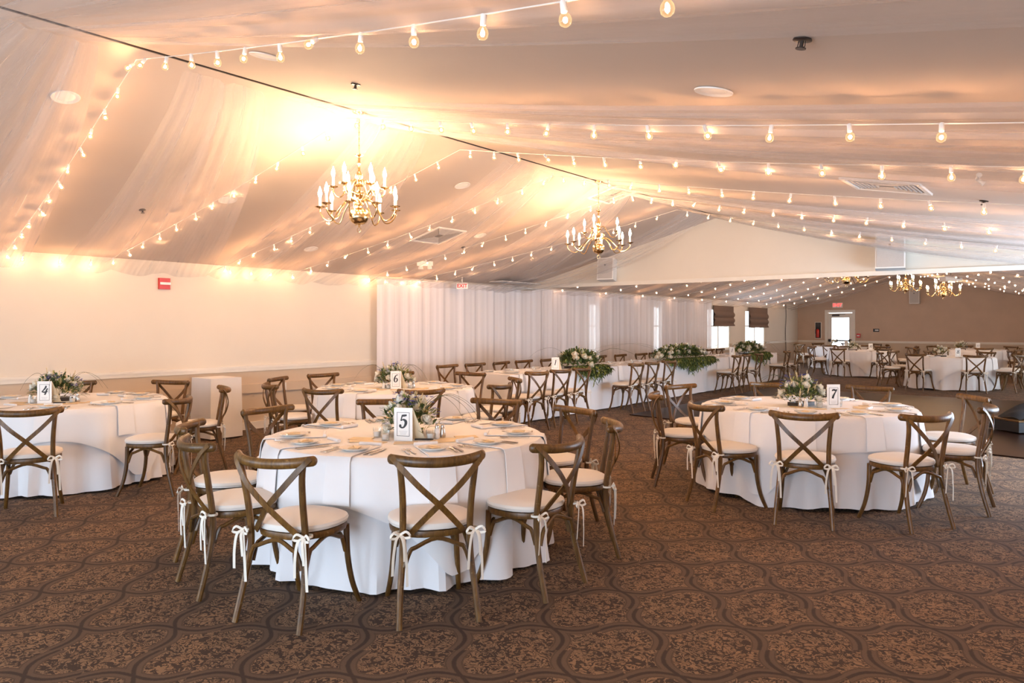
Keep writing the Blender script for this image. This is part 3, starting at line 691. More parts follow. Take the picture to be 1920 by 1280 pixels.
# ------------------------------------------------------------------ round tables
NUMW = {'4': 'four', '5': 'five', '6': 'six', '7': 'seven', '8': 'eight', '10': 'ten', '11': 'eleven', '12': 'twelve', '9': 'nine'}
ORD = ['nearest the camera', 'first clockwise from the nearest', 'second clockwise from the nearest', 'third clockwise from the nearest', 'fourth clockwise from the nearest',
       'fifth clockwise from the nearest', 'sixth clockwise from the nearest', 'seventh clockwise from the nearest', 'eighth clockwise from the nearest', 'ninth clockwise from the nearest']
LR = ['leftmost', 'second from the left', 'third from the left', 'fourth from the left', 'fifth from the left', 'sixth from the left', 'seventh from the left', 'eighth from the left', 'ninth from the left', 'tenth from the left',
      'eleventh from the left', 'twelfth from the left', 'thirteenth from the left', 'fourteenth from the left', 'fifteenth from the left']
YR = R(YAW)
def round_table(num, lat, D, chairs, rot, full=True, card=(0.0, -0.30, 0.0), bq=None, bqpos=(0, 0), places=None, seed=1, cards=True):
    """chairs: list of (phi deg in camera plan [0 = right, 90 = away], radius, yaw offset deg)"""
    cx, cy = P(lat, D); W = NUMW[num]; T = 'table ' + W if num != '9' else 'the rightmost far table'
    thing('banquet_table', TABLE, (cx, cy, 0), 0, 'round banquet table under linens, ' + T, 'table', 'round banquet tables')
    thing('tablecloth', round_cloth(seed), (cx, cy, 0), 0, 'floor-length white tablecloth on ' + T, 'tablecloth', 'white round tablecloths')
    thing('overlay_cloth', overlay_cloth(seed, R(rot)), (cx, cy, 0), 0, 'square white overlay cloth draped over ' + T, 'tablecloth', 'square overlay cloths')
    near = sorted(range(len(chairs)), key=lambda i: (chairs[i][0] + 90) % 360 if False else abs(((chairs[i][0] + 90 + 180) % 360) - 180))[0]
    order = sorted(range(len(chairs)), key=lambda i: -((chairs[i][0] - chairs[near][0]) % 360) if i != near else -400)
    for k_, i in enumerate(order):
        c3 = chairs[i]; ph, rr = R(c3[0]) + YR, c3[1]
        x, y = cx + rr * math.cos(ph), cy + rr * math.sin(ph)
        face = ph + PI + R(c3[2] if len(c3) > 2 else crng.uniform(-4, 4))
        put_chair(x, y, face, 'brown cross-back chair at %s, %s' % (T, ORD[k_]), 'chairs at ' + T)
    ps = places if places is not None else [c3[0] for c3 in chairs]
    pos = []
    for ph in ps:
        a = R(ph) + YR; pos.append((px_of(cx + .74 * math.cos(a), cy + .74 * math.sin(a)), a))
    pos.sort()
    for i, (_, a) in enumerate(pos):
        L = LR[i]; ca, sa = math.cos(a), math.sin(a)
        thing('napkin', NAPKIN, (cx, cy, 0), a, 'white napkin over the edge of %s, %s' % (T, L), 'napkin', 'napkins on ' + T)
        def at(rad, tan, z): return (cx + rad * ca - tan * sa, cy + rad * sa + tan * ca, TZ + z)
        j = crng.uniform(-.015, .015)
        thing('side_plate', PLATE, at(.76 + j, 0, .0185), 0, 'round white side plate on %s, %s' % (T, L), 'plate', 'side plates on ' + T)
        if full:
            thing('favor_card', FAVOR, at(.76 + j, 0, .032), a + crng.uniform(-.6, .6), 'cream favor card on a plate of %s, %s' % (T, L), 'card', 'favor cards on ' + T)
            for q_, tn in (('outer', .17), ('inner', .135)):
                thing('fork', CUT['fork'], at(.76, -tn, .0115), a + PI + crng.uniform(-.08, .08), '%s steel fork on %s, %s place setting' % (q_, T, L), 'fork', 'forks on ' + T)
            for q_, tn in (('outer', .15), ('inner', .12)):
                thing('knife', CUT['knife'], at(.76, tn, .0115), a + PI + crng.uniform(-.08, .08), '%s steel knife on %s, %s place setting' % (q_, T, L), 'knife', 'knives on ' + T)
    def rel(l, d): return (cx + math.cos(YR) * l - math.sin(YR) * d, cy + math.sin(YR) * l + math.cos(YR) * d)
    x, y = rel(*bqpos); thing('flower_centerpiece', bq or BQF, (x, y, TZ + .010), YR + seed, 'white rose and greenery centerpiece on ' + T, 'flowers', 'table centerpieces')
    if cards:
        x, y = rel(card[0], card[1]); thing('table_number_card', card_spec(num, not full), (x, y, TZ + .011), YR + R(card[2]), 'white tent card with the number %s on %s' % (num, T), 'card', 'table number cards')
    if full:
        cl = [(card[0] + l, card[1] + d) for l, d in VOT[num]]
        cl.sort(key=lambda p: px_of(*rel(*p)))
        for i, p in enumerate(cl):
            x, y = rel(*p); thing('votive_candle', VOTIVE, (x, y, TZ + .011), 0, 'small white votive candle in a glass cup on %s, %s' % (T, LR[i]), 'candle', 'votive candles on ' + T)
        for nm, sp, p in (('salt_shaker', SALT, SHK[num][0]), ('pepper_shaker', PEPPER, SHK[num][1])):
            x, y = rel(card[0] + p[0], card[1] + p[1]); thing(nm, sp, (x, y, TZ + .011), 0, '%s beside the centerpiece on %s' % ('white salt shaker with steel cap' if nm[0] == 's' else 'steel pepper shaker', T), 'shaker')
        es = [(card[0] + l, card[1] + d, r_) for l, d, r_ in ENVS]
        es.sort(key=lambda p: px_of(*rel(p[0], p[1])))
        for i, p in enumerate(es):
            x, y = rel(p[0], p[1]); thing('envelope', ENV, (x, y, TZ + .0115 ), YR + R(p[2]), 'cream envelope lying flat on %s, %s' % (T, LR[i]), 'envelope', 'envelopes on ' + T)
        if num in '45':
            pn = MB(); pn.tube([(-.06, 0, .006), (.055, 0, .006), (.065, 0, .006)], [.0055, .0055, .002], 8)
            x, y = rel(card[0] + .13, card[1] + .02); thing('pen', pn.mesh('pen', M['black']), (x, y, TZ + .011), YR, 'black pen lying beside the number card on ' + T, 'pen')
VOT = {'5': [(-.12, .02), (.17, .06), (-.20, .16)], '7': [(-.12, .02), (-.30, .20), (.11, .13)], '4': [(-.13, .03), (.21, .10)], '6': [(-.10, .06), (.16, .10)]}
SHK = {'5': ((.21, .10), (.245, .13)), '7': ((-.24, .03), (-.28, .06)), '4': ((-.17, .05), (.24, .14)), '6': ((-.16, .10), (.19, .14))}
ENVS = [(-.27, -.02, 8), (-.18, -.09, -18), (-.29, .08, -10), (.03, -.10, 5), (.26, -.03, 20), (.30, .06, -8), (.40, .16, 15)]

J = 1.24
round_table('5', -0.73, 5.20, [(-76, 1.18, 2), (-108.3, 1.25, -5), (-141, 1.17, 0), (-173, 1.20, 2), (147, J, 0), (106, J + .05, -4), (68, J + .12, 0), (31, J - .02, 4), (-4.5, 1.16, 2), (-43.3, 1.12, 6)], 18,
            card=(.02, -.32, -14), bq=BQ[5], bqpos=(.02, -.02), seed=5, places=[-70, -106, -140, -168, 147, 110, 68, 32, -4, -40])
round_table('7', 2.78, 7.05, [(-112, 1.26, -2), (-79, 1.28, 8), (-40, 1.20, 3), (-3, 1.30, 0), (44, 1.32, 0), (82, 1.36, 0), (126, 1.32, 0), (171, 1.14, 2), (-144, 1.15, -18)], 40,
            card=(.16, -.22, 8), bq=BQ[7], bqpos=(-.05, 0), seed=7)
round_table('4', -4.50, 7.50, [(-68, 1.50, 4), (-28, 1.36, 28), (20, J, 4), (74, J + .05), (118, J)], 63,
            card=(-.02, -.28, 10), bq=BQ[4], bqpos=(-.05, -.02), seed=4, places=[-68, -28, 12, 50, 80, 118, 160, -110])
round_table('6', -1.43, 9.15, [(-112, J), (-70, J), (-28, J), (8, J), (58, J + .15), (98, J + .1), (136, J + .15), (168, J + .1), (-152, J)], 25,
            card=(.05, -.28, -4), bq=BQ[6], bqpos=(.0, -.08), seed=6)
def ring(off, n, j=J): return [((off + i * 360 / n + crng.uniform(-5, 5) + 180) % 360 - 180, j + crng.uniform(-.03, .12)) for i in range(n)]
round_table('8', 10.75, 18.3, ring(-105, 8), 30, False, card=(0, -.3, 0), bqpos=(-.25, .0), seed=8)
round_table('10', 10.75, 23.0, ring(-92, 8), 70, False, card=(.20, -.2, 0), bqpos=(-.25, .0), seed=10)
round_table('11', 14.6, 23.6, ring(-70, 8), 50, False, card=(.0, -.2, 0), bqpos=(-.4, .0), seed=11)
round_table('12', 11.9, 27.2, ring(-80, 8), 10, False, card=(.18, -.2, 0), bqpos=(-.15, .0), seed=12)
round_table('9', 14.9, 19.6, ring(-150, 8), 10, False, cards=False, bqpos=(0, .0), seed=9)

# ------------------------------------------------------------------ head table
HX0, HX1, HY0, HY1 = -7.98, -7.08, 9.0, 21.2
ht = MB(); ht.box(HX0, HX1, HY0, HY1, TZ - .03, TZ)
hl = []
for yy in (9.3, 12.2, 15.1, 18.0, 20.9):
    for xx in (HX0 + .1, HX1 - .1): l = MB(); l.tube([(xx, yy, 0), (xx, yy, TZ - .03)], .018, 8); hl.append(('leg', l.mesh('leg', M['dark'])))
thing('head_table', [('tabletop', ht.mesh('tabletop', M['wood'], False))] + hl, (0, 0, 0), 0, 'long head table under white linen along the curtained wall', 'table')
hc = MB(); rnd = random.Random(3)
def head_cloth():
    peri = [(HX1, HY0), (HX1, HY1), (HX0, HY1), (HX0, HY0)]
    segs = []; per = 0
    pts = []
    for i in range(4):
        a, b_ = Vector(peri[i]), Vector(peri[(i + 1) % 4]); L = (b_ - a).length; n_ = max(10, int(L / .06)); t = (b_ - a) / L; nrm = Vector((t.y, -t.x))
        for k_ in range(n_): pts.append((a + t * L * k_ / n_, nrm, per + L * k_ / n_))
        per += L
    nz = lambda s: .5 * math.sin(s * 9.1) + .35 * math.sin(s * 14.3 + 1) + .3 * math.sin(s * 5.7 + 2)
    vs = []; n_ = len(pts); rows = 9
    for r_ in range(rows):
        t = r_ / (rows - 1)
        for (p, nrm, s) in pts:
            o = .008 + .05 * t + .026 * t * nz(s); vs.append((p.x + nrm.x * o, p.y + nrm.y * o, TZ + .006 - t * (TZ - .015)))
    hc.add(vs, [(r_ * n_ + i, (r_ + 1) * n_ + i, (r_ + 1) * n_ + (i + 1) % n_, r_ * n_ + (i + 1) % n_) for r_ in range(rows - 1) for i in range(n_)])
    hc.add([(HX1 + .009, HY0 - .009, TZ + .0065), (HX1 + .009, HY1 + .009, TZ + .0065), (HX0 - .009, HY1 + .009, TZ + .0065), (HX0 - .009, HY0 - .009, TZ + .0065)], [(0, 1, 2, 3)])
head_cloth()
thing('tablecloth', hc.mesh('tablecloth', M['linen']), (0, 0, 0), 0, 'long white tablecloth on the head table', 'tablecloth')
frontY = [8.75, 9.38, 10.0, 11.75, 12.35, 13.1, 16.35, 16.95, 17.75, 19.95, 20.6]
backY = [9.24, 9.9, 10.65, 11.4, 12.15, 13.15, 14.2, 15.1, 16.0, 16.75, 18.4, 19.4, 20.1, 20.8]
for i, yy in enumerate(frontY):
    put_chair(-6.62 + crng.uniform(-.04, .06), yy, PI + R(crng.uniform(-6, 6)), 'brown cross-back chair on the near side of the head table, %s' % LR[i], 'chairs on the near side of the head table')
for i, yy in enumerate(backY):
    put_chair(-8.36 + crng.uniform(-.05, .03), yy, R(crng.uniform(-5, 5)), 'brown cross-back chair between the head table and curtain, %s' % LR[i], 'chairs behind the head table')
fy = sorted(frontY + [14.6, 15.4, 18.9]); fy[0] = 9.3
for i, yy in enumerate(fy):
    thing('napkin', NAPKIN, (HX1 - .94, yy, 0), 0, 'white napkin hanging over the near edge of the head table, %s' % LR[i], 'napkin', 'napkins on the near side of the head table')
    thing('side_plate', PLATE, (HX1 - .20, yy, TZ + .019), 0, 'round white side plate on the near side of the head table, %s' % LR[i], 'plate', 'plates on the near side of the head table')
for i, yy in enumerate(backY):
    thing('napkin', FNAP, (HX0 + .20, yy + (.12 if i == 0 else 0), TZ + .008), PI, 'folded white napkin on the wall side of the head table, %s' % LR[i], 'napkin', 'napkins on the wall side of the head table')
    thing('side_plate', PLATE, (HX0 + .20, yy + (.12 if i == 0 else 0), TZ + .020), 0, 'round white side plate on the wall side of the head table, %s' % LR[i], 'plate', 'plates on the wall side of the head table')
gar = [(11.35, .62, 'first', 31), (15.5, 1.30, 'longest, middle', 32), (19.7, .85, 'third', 33)]
for yy, rx, nm, sd in gar:
    sp = bouquet(sd, rx, .32, .30, int(2600 * rx), int(26 * rx), int(8 * rx), int(14 * rx), spill=int(62 * rx), nblade=5, big=1.45)
    thing('flower_garland', sp, (HX1 - .26, yy, TZ + .008), -PI / 2, 'lush greenery and white rose garland spilling over the head table, %s from the left' % nm, 'flowers', 'head table garlands')
for i, (yy, nm) in enumerate(((10.55, 'left'), (18.45, 'right'))):
    thing('table_number_card', card_spec('1', True), (HX1 - .22, yy, TZ + .008), YR, 'white card with the number 1 on the head table, the %s one' % nm, 'card')
vy = [8.98 + .35, 12.75, 13.6, 14.0]
for i, yy in enumerate((9.6, 10.2, 12.7, 13.6)):
    thing('votive_candle', VOTIVE, (HX1 - .42, yy, TZ + .008), 0, 'small votive candle in a glass cup on the head table, %s' % LR[i], 'candle', 'votive candles on the head table')

# ------------------------------------------------------------------ covered stand by the wall
ps = MB(); X0, X1, Y0, Y1 = -9.74, -9.26, 5.33, 5.78
def stand():
    k_ = 10; pts = []
    cs = [(X1, Y0), (X1, Y1), (X0, Y1), (X0, Y0)]
    for i in range(4):
        a, b_ = Vector(cs[i]), Vector(cs[(i + 1) % 4])
        for j in range(k_): pts.append(a.lerp(b_, j / k_))
    n_ = len(pts); cx, cy = (X0 + X1) / 2, (Y0 + Y1) / 2; vs = []
    for r_ in range(7):
        t = r_ / 6
        for j, p in enumerate(pts):
            s = 1 + .07 * t + .02 * t * math.sin(j * 1.1); vs.append((cx + (p.x - cx) * s, cy + (p.y - cy) * s, .82 - t * .80))
    vs.append((cx, cy, .823))
    ps.add(vs, [(r_ * n_ + i, (r_ + 1) * n_ + i, (r_ + 1) * n_ + (i + 1) % n_, r_ * n_ + (i + 1) % n_) for r_ in range(6) for i in range(n_)] + [(i, (i + 1) % n_, len(vs) - 1) for i in range(n_)])
stand()
thing('covered_stand', ps.mesh('covered_stand', M['linen2']), (0.04, 0, 0), 0, 'narrow square stand covered to the floor in white cloth beside the wall', 'stand')

# ------------------------------------------------------------------ open equipment case at the right edge
ec = MB(); ec.box(-.45, .45, -.30, .30, 0.02, .16)
ld = MB(); ld.box(-.46, .46, -.31, .31, .165, .185)
bgm = MB()
def bagfn(u, v):
    x = -.40 + .8 * u; y = -.26 + .52 * v; return (x, y, .19 + .20 * math.sin(PI * u) ** .7 * math.sin(PI * v) ** .6 + .03 * math.sin(9 * u + 5 * v))
bgm.grid(bagfn, 18, 12)
lt = MB(); lt.box(.10, .20, -.315, -.30, .06, .10); lt.tube([(.02, -.31, .08), (.06, -.33, .07), (.12, -.315, .08)], .006, 6)
ex, ey = P(7.45, 10.7)
thing('equipment_case', [('case_body', ec.mesh('case_body', M['black'], False)), ('lid', ld.mesh('lid', M['wood'], False), None, {'label': 'tan wooden rim'}), ('latch', lt.mesh('latch', M['steel'], False))], (ex, ey, .018), YR + .1, 'black equipment case with tan rim standing on the dance floor', 'case')
thing('black_bag', bgm.mesh('black_bag', M['bag']), (ex, ey, .018), YR + .1, 'black cloth bag slumped on top of the equipment case', 'bag')

# ------------------------------------------------------------------ curtains along the left wall
cur = [(8.63, 12.15), (12.13, 13.45), (13.43, 16.42), (16.38, 19.77), (19.73, 22.75)]
def curtain(y0, y1, seed):
    rnd = random.Random(seed); ph = [rnd.uniform(0, 6) for _ in range(4)]; L = y1 - y0
    def fn(u, v):
        y = y0 + L * u; z = .03 + v * (2.325 - .03) - (.05 * v * (math.sin(PI * u) ** 2) if seed in (2,) else 0)
        a = .026 * (1 - .35 * v)
        x = -9.66 + a * (.6 * math.sin(y * 21 + ph[0]) + .4 * math.sin(y * 34 + ph[1]) + .5 * math.sin(y * 9.5 + ph[2] + .6 * v))
        return (x, y, z)
    mb = MB(); mb.grid(fn, int(L * 34), 8, lambda u, v: (u * L, v * 2.3)); return mb.mesh('curtain', M['curtain'])
for i, (a, b2) in enumerate(cur):
    thing('sheer_curtain', curtain(a, b2, i + 1), (0, 0, 0), 0, 'floor-length white sheer curtain panel behind the head table, %s' % LR[i], 'curtain', 'sheer curtain panels')
rd = MB(); rd.tube([(-9.66, 8.6, 2.335), (-9.66, 22.8, 2.335)], .014, 8)
thing('curtain_rod', rd.mesh('curtain_rod', M['white']), (0, 0, 0), 0, 'thin white rod along the ceiling carrying the sheer curtains', 'curtain rod')
# roman shades
def shade_mesh(w_, ztop, zbot):
    mb = MB(); n_ = 4; prof = []
    H = ztop - zbot
    for k_ in range(25):
        t = k_ / 24; z = ztop - H * t; fold = 0.0 if t < .3 else .05 * abs(math.sin((t - .3) / .7 * PI * 2.5)) ; prof.append((.02 + fold, z))
    mb.grid(lambda u, v: (prof[round(v * 24)][0], -w_ / 2 + w_ * u, prof[round(v * 24)][1]), 4, 24)
    mb.grid(lambda u, v: (0.0, -w_ / 2 + w_ * u, ztop - H * v), 2, 2)
    return mb.mesh('roman_shade', M['shade'])
thing('roman_shade', shade_mesh(1.98, 2.17, .72), (XL + .05, 16.86, 0), 0, 'lowered roman shade seen behind the sheer curtain, left one', 'window shade', 'lowered roman shades')
thing('roman_shade', shade_mesh(1.98, 2.17, .72), (XL + .05, 20.26, 0), 0, 'lowered roman shade seen behind the sheer curtain, right one', 'window shade', 'lowered roman shades')
thing('roman_shade', shade_mesh(1.70, 2.19, 1.52), (XL + .05, 23.95, 0), 0, 'half-raised brown woven roman shade, nearer of the two uncovered windows', 'window shade', 'brown roman shades')
thing('roman_shade', shade_mesh(1.90, 2.19, 1.46), (XL + .05, 27.20, 0), 0, 'half-raised brown woven roman shade, farther of the two uncovered windows', 'window shade', 'brown roman shades')

# ------------------------------------------------------------------ ceiling drapes
def drape(yr0, yr1, ye0, ye1, side, sag, seed, xe=None, lift=.03, nu=40, nv=22, end=1.0):
    rnd = random.Random(seed); ph = [rnd.uniform(0, 6) for _ in range(5)]
    xe = xe if xe is not None else (XL + .03 if side < 0 else XR - .05)
    def fn(u, v):
        e = v
        ya = yr0 + (ye0 - yr0) * (e ** .85); yb = yr1 + (ye1 - yr1) * (e ** .85); y = ya + (yb - ya) * u
        x = XK + (xe - XK) * e + (.012 if side > 0 else -.012)
        fold = (.035 * math.sin(u * 17 + ph[0] + v) + .022 * math.sin(u * 31 + ph[1] - v) + .03 * math.sin(u * 7 + ph[2])) * (.35 + .65 * math.sin(PI * v) ** .5)
        z = ceil_z(x) - lift - sag * math.sin(PI * v) - .03 - abs(fold)
        if side < 0: z -= .09 * v ** 4
        if v > .93 and side < 0: z -= .05 * abs(math.sin(u * PI * 3)) * (v - .93) / .07
        return (x, y, z)
    mb = MB(); mb.grid(fn, nu, nv, lambda u, v: (u * max(abs(ye1 - ye0), .8), v * 5)); return mb.mesh('ceiling_drape', M['tulle'])
DR = [  # (ridge y0,y1, eave y0,y1, side, sag)
 (1.7, 2.3, .6, 3.35, -1, .10, 'left slope, nearest the camera'),
 (2.9, 3.6, 3.7, 5.6, -1, .12, 'left slope, above the table number four'),
 (4.7, 5.5, 5.6, 7.4, -1, .14, 'left slope, beside the near chandelier'),
 (6.8, 7.8, 7.4, 9.6, -1, .14, 'left slope, meeting the wall at the first curtain panel'),
 (8.8, 9.8, 9.6, 12.4, -1, .20, 'left slope, behind the far chandelier'),
 (11.6, 12.6, 11.2, 12.95, -1, .26, 'left slope, against the header wall'),
 (1.5, 2.2, .5, 2.55, 1, .06, 'right slope, crossing the top edge of the view'),
 (3.7, 4.5, 3.35, 4.65, 1, .06, 'right slope, in front of the recessed light, upper layer'),
 (4.2, 5.0, 4.5, 6.15, 1, .08, 'right slope, lower layer in front of the air vent'),
 (8.0, 9.0, 7.35, 9.0, 1, .08, 'right slope, just behind the air vent'),
 (9.2, 10.3, 8.9, 10.6, 1, .12, 'right slope, second from the header wall'),
 (10.8, 12.2, 10.9, 12.9, 1, .16, 'right slope, against the header wall')]
for i, (a, b2, c2, d2, sd, sg, lb) in enumerate(DR):
    thing('ceiling_drape', drape(a, b2, c2, d2, sd, sg, 40 + i), (0, 0, 0), 0, 'white tulle ceiling drape on the ' + lb, 'drape', 'near room ceiling drapes')
for i in range(6):
    y = 14.2 + i * 2.95
    for sd, nm in ((-1, 'left'), (1, 'right')):
        thing('ceiling_drape', drape(y + .3, y + 1.7, y - .4, y + 2.5, sd, .16, 60 + i * 2 + sd), (0, 0, 0), 0, 'tulle ceiling drape in the far room, %s slope, number %s from the header' % (nm, ['one', 'two', 'three', 'four', 'five', 'six'][i]), 'drape', 'far room ceiling drapes')

# ------------------------------------------------------------------ string lights
sk = MB(); sk.lathe([(0, .002), (.010, .002), (.011, -.004), (.0115, -.036), (.010, -.038), (0, -.038)], 10); SOCK = sk.mesh('socket', M['white'])
bl = MB(); bl.lathe([(.008, -.036), (.010, -.042), (.019, -.054), (.0215, -.066), (.019, -.079), (.010, -.087), (.0001, -.089)], 12); BULB = bl.mesh('bulb', M['bulbglass'])
fi = MB(); fi.ball((0, 0, -.066), .0085, 6, 4, 1.2); FIL = fi.mesh('filament', M['filament'])
fb = MB(); fb.ball((0, 0, -.03), .016, 6, 4); FAIRY = fb.mesh('bulb', M['fairy'])
def string_light(path, spacing, label, group, far=False, skip=None):
    pts = [Vector(p) for p in path]
    c_ = MB(); c_.tube(pts, .0032 if not far else .004, 4)
    root = link('string_light', None, None, (0, 0, 0), 0, label=label, category='string lights', group=group)
    link('cord', c_.mesh('cord', M['cord']), root)
    L = 0; nxt = spacing * .5; rnd = random.Random(len(label) * 7 + int(path[0][1] * 10)); k_ = 0
    for a, b_ in zip(pts[:-1], pts[1:]):
        d = (b_ - a).length
        while nxt <= L + d:
            p = a.lerp(b_, (nxt - L) / d); tilt = rnd.uniform(-.25, .25) if rnd.random() < .75 else rnd.uniform(-.9, .9)
            if far:
                o = link('bulb', FAIRY, root, p)
            else:
                o = link('socket', SOCK, root, p); o.rotation_euler = (tilt, rnd.uniform(-.25, .25), 0)
                bo = link('bulb', BULB, o); link('filament', FIL, o)
            nxt += spacing * rnd.uniform(.94, 1.06); k_ += 1
        L += d
    return root
def seg(p, q_, n_, sag):
    out = []
    for i in range(n_ + 1):
        t = i / n_; x = p[0] + (q_[0] - p[0]) * t; y = p[1] + (q_[1] - p[1]) * t; out.append((x, y, ceil_z(x) - .10 - sag * math.sin(PI * t)))
    return out
XW = XL + .12; XE = XR - .1
SN = ['nearest', 'second', 'third', 'fourth', 'fifth', 'sixth']
ridge = [2.55, 4.45, 6.0, 7.75, 9.5, 11.3]; wl = [3.1, 4.2, 5.7, 6.9, 8.3, 9.4]; er = [1.66, 3.53, 4.5, 6.1, 7.7, 10.3]
for i in range(6):
    p = seg((XW, wl[i]), (XK, ridge[i]), 14, .05)
    if i in (1, 3, 5):
        w0 = wl[i - 1]; run = [(XW - .02, w0 + (wl[i] - w0) * t / 5 + .03, ceil_z(XW) - .07) for t in range(5)]; p = run + p
    string_light(p, .36, 'string of round clear bulbs on the left ceiling slope, %s from the camera' % SN[i], 'near room string lights, left slope')
    string_light(seg((XK, ridge[i]), (XE, er[i]), 14, .05), .40, 'string of round clear bulbs on the right ceiling slope, %s from the camera' % SN[i], 'near room string lights, right slope')
FN = ['one', 'two', 'three', 'four', 'five', 'six', 'seven', 'eight', 'nine', 'ten']
for i in range(9):
    y = 14.1 + i * 1.9
    string_light(seg((XW, y - .1), (XK, y), 12, .12), .42, 'far room string of small bulbs on the left slope, number %s from the header' % FN[i], 'far room string lights', True)
    if i < 9: string_light(seg((XK, y), (XE, y + .1), 12, .12), .42, 'far room string of small bulbs on the right slope, number %s from the header' % FN[i], 'far room string lights', True)
# loose empty socket pair on the third string
ls = MB(); ls.lathe([(0, 0), (.011, 0), (.012, .04), (.017, .046), (.017, .05), (0, .05)], 10)
q1 = on_ceiling(1832, 300)
jj = link('loose_socket', None, None, (q1.x, q1.y, q1.z - .12), 0, label='white empty light socket hanging from the third string at the right', category='light socket')
for rot in ((R(60), R(40), 0), (R(200), R(-50), 0)):
    o = link('socket', ls.mesh('socket', M['white']), jj); o.rotation_euler = rot

# ------------------------------------------------------------------ chandeliers
def chandelier_spec(lower, upper, rl, ru, big, far=False):
    parts = []
    st = MB()
    prof = [(.0, -.05), (.010, -.047), (.010, -.03), (.045, -.022), (.074, -.002), (.090, .030), (.092, .065), (.078, .100), (.048, .122), (.022, .13), (.02, .145), (.038, .155), (.04, .17), (.018, .18),
            (.016, .21), (.03, .225), (.042, .25), (.03, .275), (.016, .285), (.016, .32), (.045, .335), (.045, .345), (.018, .352), (.014, .37), (.026, .39), (.034, .42), (.024, .45), (.012, .47), (.011, .52),
            (.018, .54), (.011, .56), (.012, .60), (.04, .615), (.042, .622), (.01, .625), (.006, .645), (0, .65)]
    prof = [(r * big, z * big) for r, z in prof]
    st.lathe(prof, 24); parts.append(('stem', st.mesh('stem', M['brass'])))
    fr = MB(); fr.tube([(.022 * math.cos(a), 0, -.075 * big + .022 * math.sin(a)) for a in [2 * PI * i / 14 for i in range(15)]], .003, 6); parts.append(('ring_finial', fr.mesh('ring_finial', M['brass'])))
    def arm(n_, rad, zh, zc, droop, off):
        for i in range(n_):
            a = 2 * PI * i / n_ + off; ca, sa = math.cos(a), math.sin(a)
            def q(r, z): return (r * ca, r * sa, z)
            A = MB(); A.tube(cat([q(.03, zh), q(rad * .28, zh + .012), q(rad * .50, zh - .07), q(rad * .68, zc - droop), q(rad * .86, zc - droop * .96), q(rad * .99, zc - droop * .45), q(rad, zc)], 5), .0065, 7)
            C = MB(); C.lathe([(.006, -.012), (.012, -.010), (.045, .002), (.048, .007), (.044, .006), (.012, -.003), (.010, .010), (0, .010)], 16, q(rad, zc))
            S = MB(); S.lathe([(0, .006), (.0125, .006), (.0125, .098), (0, .098)], 10, q(rad, zc))
            B = MB(); B.lathe([(.008, .096), (.015, .112), (.0175, .130), (.014, .152), (.007, .172), (.0015, .190), (0.0001, .194)], 10, q(rad, zc))
            parts.append(('arm', A.mesh('arm', M['brass']), [('drip_pan', C.mesh('drip_pan', M['brass'])), ('candle_sleeve', S.mesh('candle_sleeve', M['wax'])), ('flame_bulb', B.mesh('flame_bulb', M['flame_far'] if far else M['flame']))]))
    arm(lower, rl, .19 * big, .125 * big, .115 * big, .25)
    if upper: arm(upper, ru, .37 * big, .315 * big, .085 * big, .25 + PI / lower * 1.0)
    sw = MB()
    for i in range(6):
        a = 2 * PI * i / 6; ca, sa = math.cos(a), math.sin(a)
        sw.tube(cat([(.02 * ca, .02 * sa, .26 * big), (.07 * ca, .07 * sa, .28 * big), (.085 * ca, .085 * sa, .24 * big), (.06 * ca, .06 * sa, .225 * big), (.055 * ca, .055 * sa, .20 * big), (.03 * ca, .03 * sa, .18 * big)], 4), .0035, 5)
    parts.append(('scrollwork', sw.mesh('scrollwork', M['brass'])))
    return parts
def chandelier(x, y, zbot, spec, big, label, far=False):
    top = ceil_z(x); h0 = .65 * big; ch = MB(); z = zbot + h0; k_ = 0
    while z < top - .03:
        r_ = .012; a = 0 if k_ % 2 else PI / 2
        ch.tube([(r_ * .55 * math.cos(t) * math.cos(a), r_ * .55 * math.cos(t) * math.sin(a), z - zbot + .016 + .019 * math.sin(t)) for t in [2 * PI * i / 8 for i in range(9)]], .0024, 5, cap=False)
        z += .030; k_ += 1
    cn = MB(); cn.lathe([(0, top - zbot - .045), (.015, top - zbot - .045), (.045, top - zbot - .03), (.065, top - zbot - .008), (.066, top - zbot + .01), (0, top - zbot + .01)], 20)
    sp = list(spec) + [('chain', ch.mesh('chain', M['brass'])), ('canopy', cn.mesh('canopy', M['brass']))]
    thing('chandelier', sp, (x, y, zbot), .2, label, 'chandelier', 'brass chandeliers')
C1 = chandelier_spec(9, 6, .355, .235, 1.0); C2 = chandelier_spec(8, 3, .43, .27, .92); CF = chandelier_spec(8, 4, .43, .27, .92, True)
chandelier(XK, 4.60, 2.49, C1, 1.0, 'two-tier brass chandelier with fifteen lit candles, nearest the camera')
chandelier(XK, 8.85, 2.54, C2, .92, 'brass chandelier with lit candles near the header wall in the near room')
chandelier(-4.2, 17.0, 2.44, CF, .92, 'brass chandelier in the far room cut off by the header beam')
chandelier(-4.5, 25.0, 2.57, CF, .92, 'brass chandelier in the far room, left of the pair near the projector')
chandelier(-3.36, 24.0, 2.36, CF, .88, 'brass chandelier hanging just below the white projector')

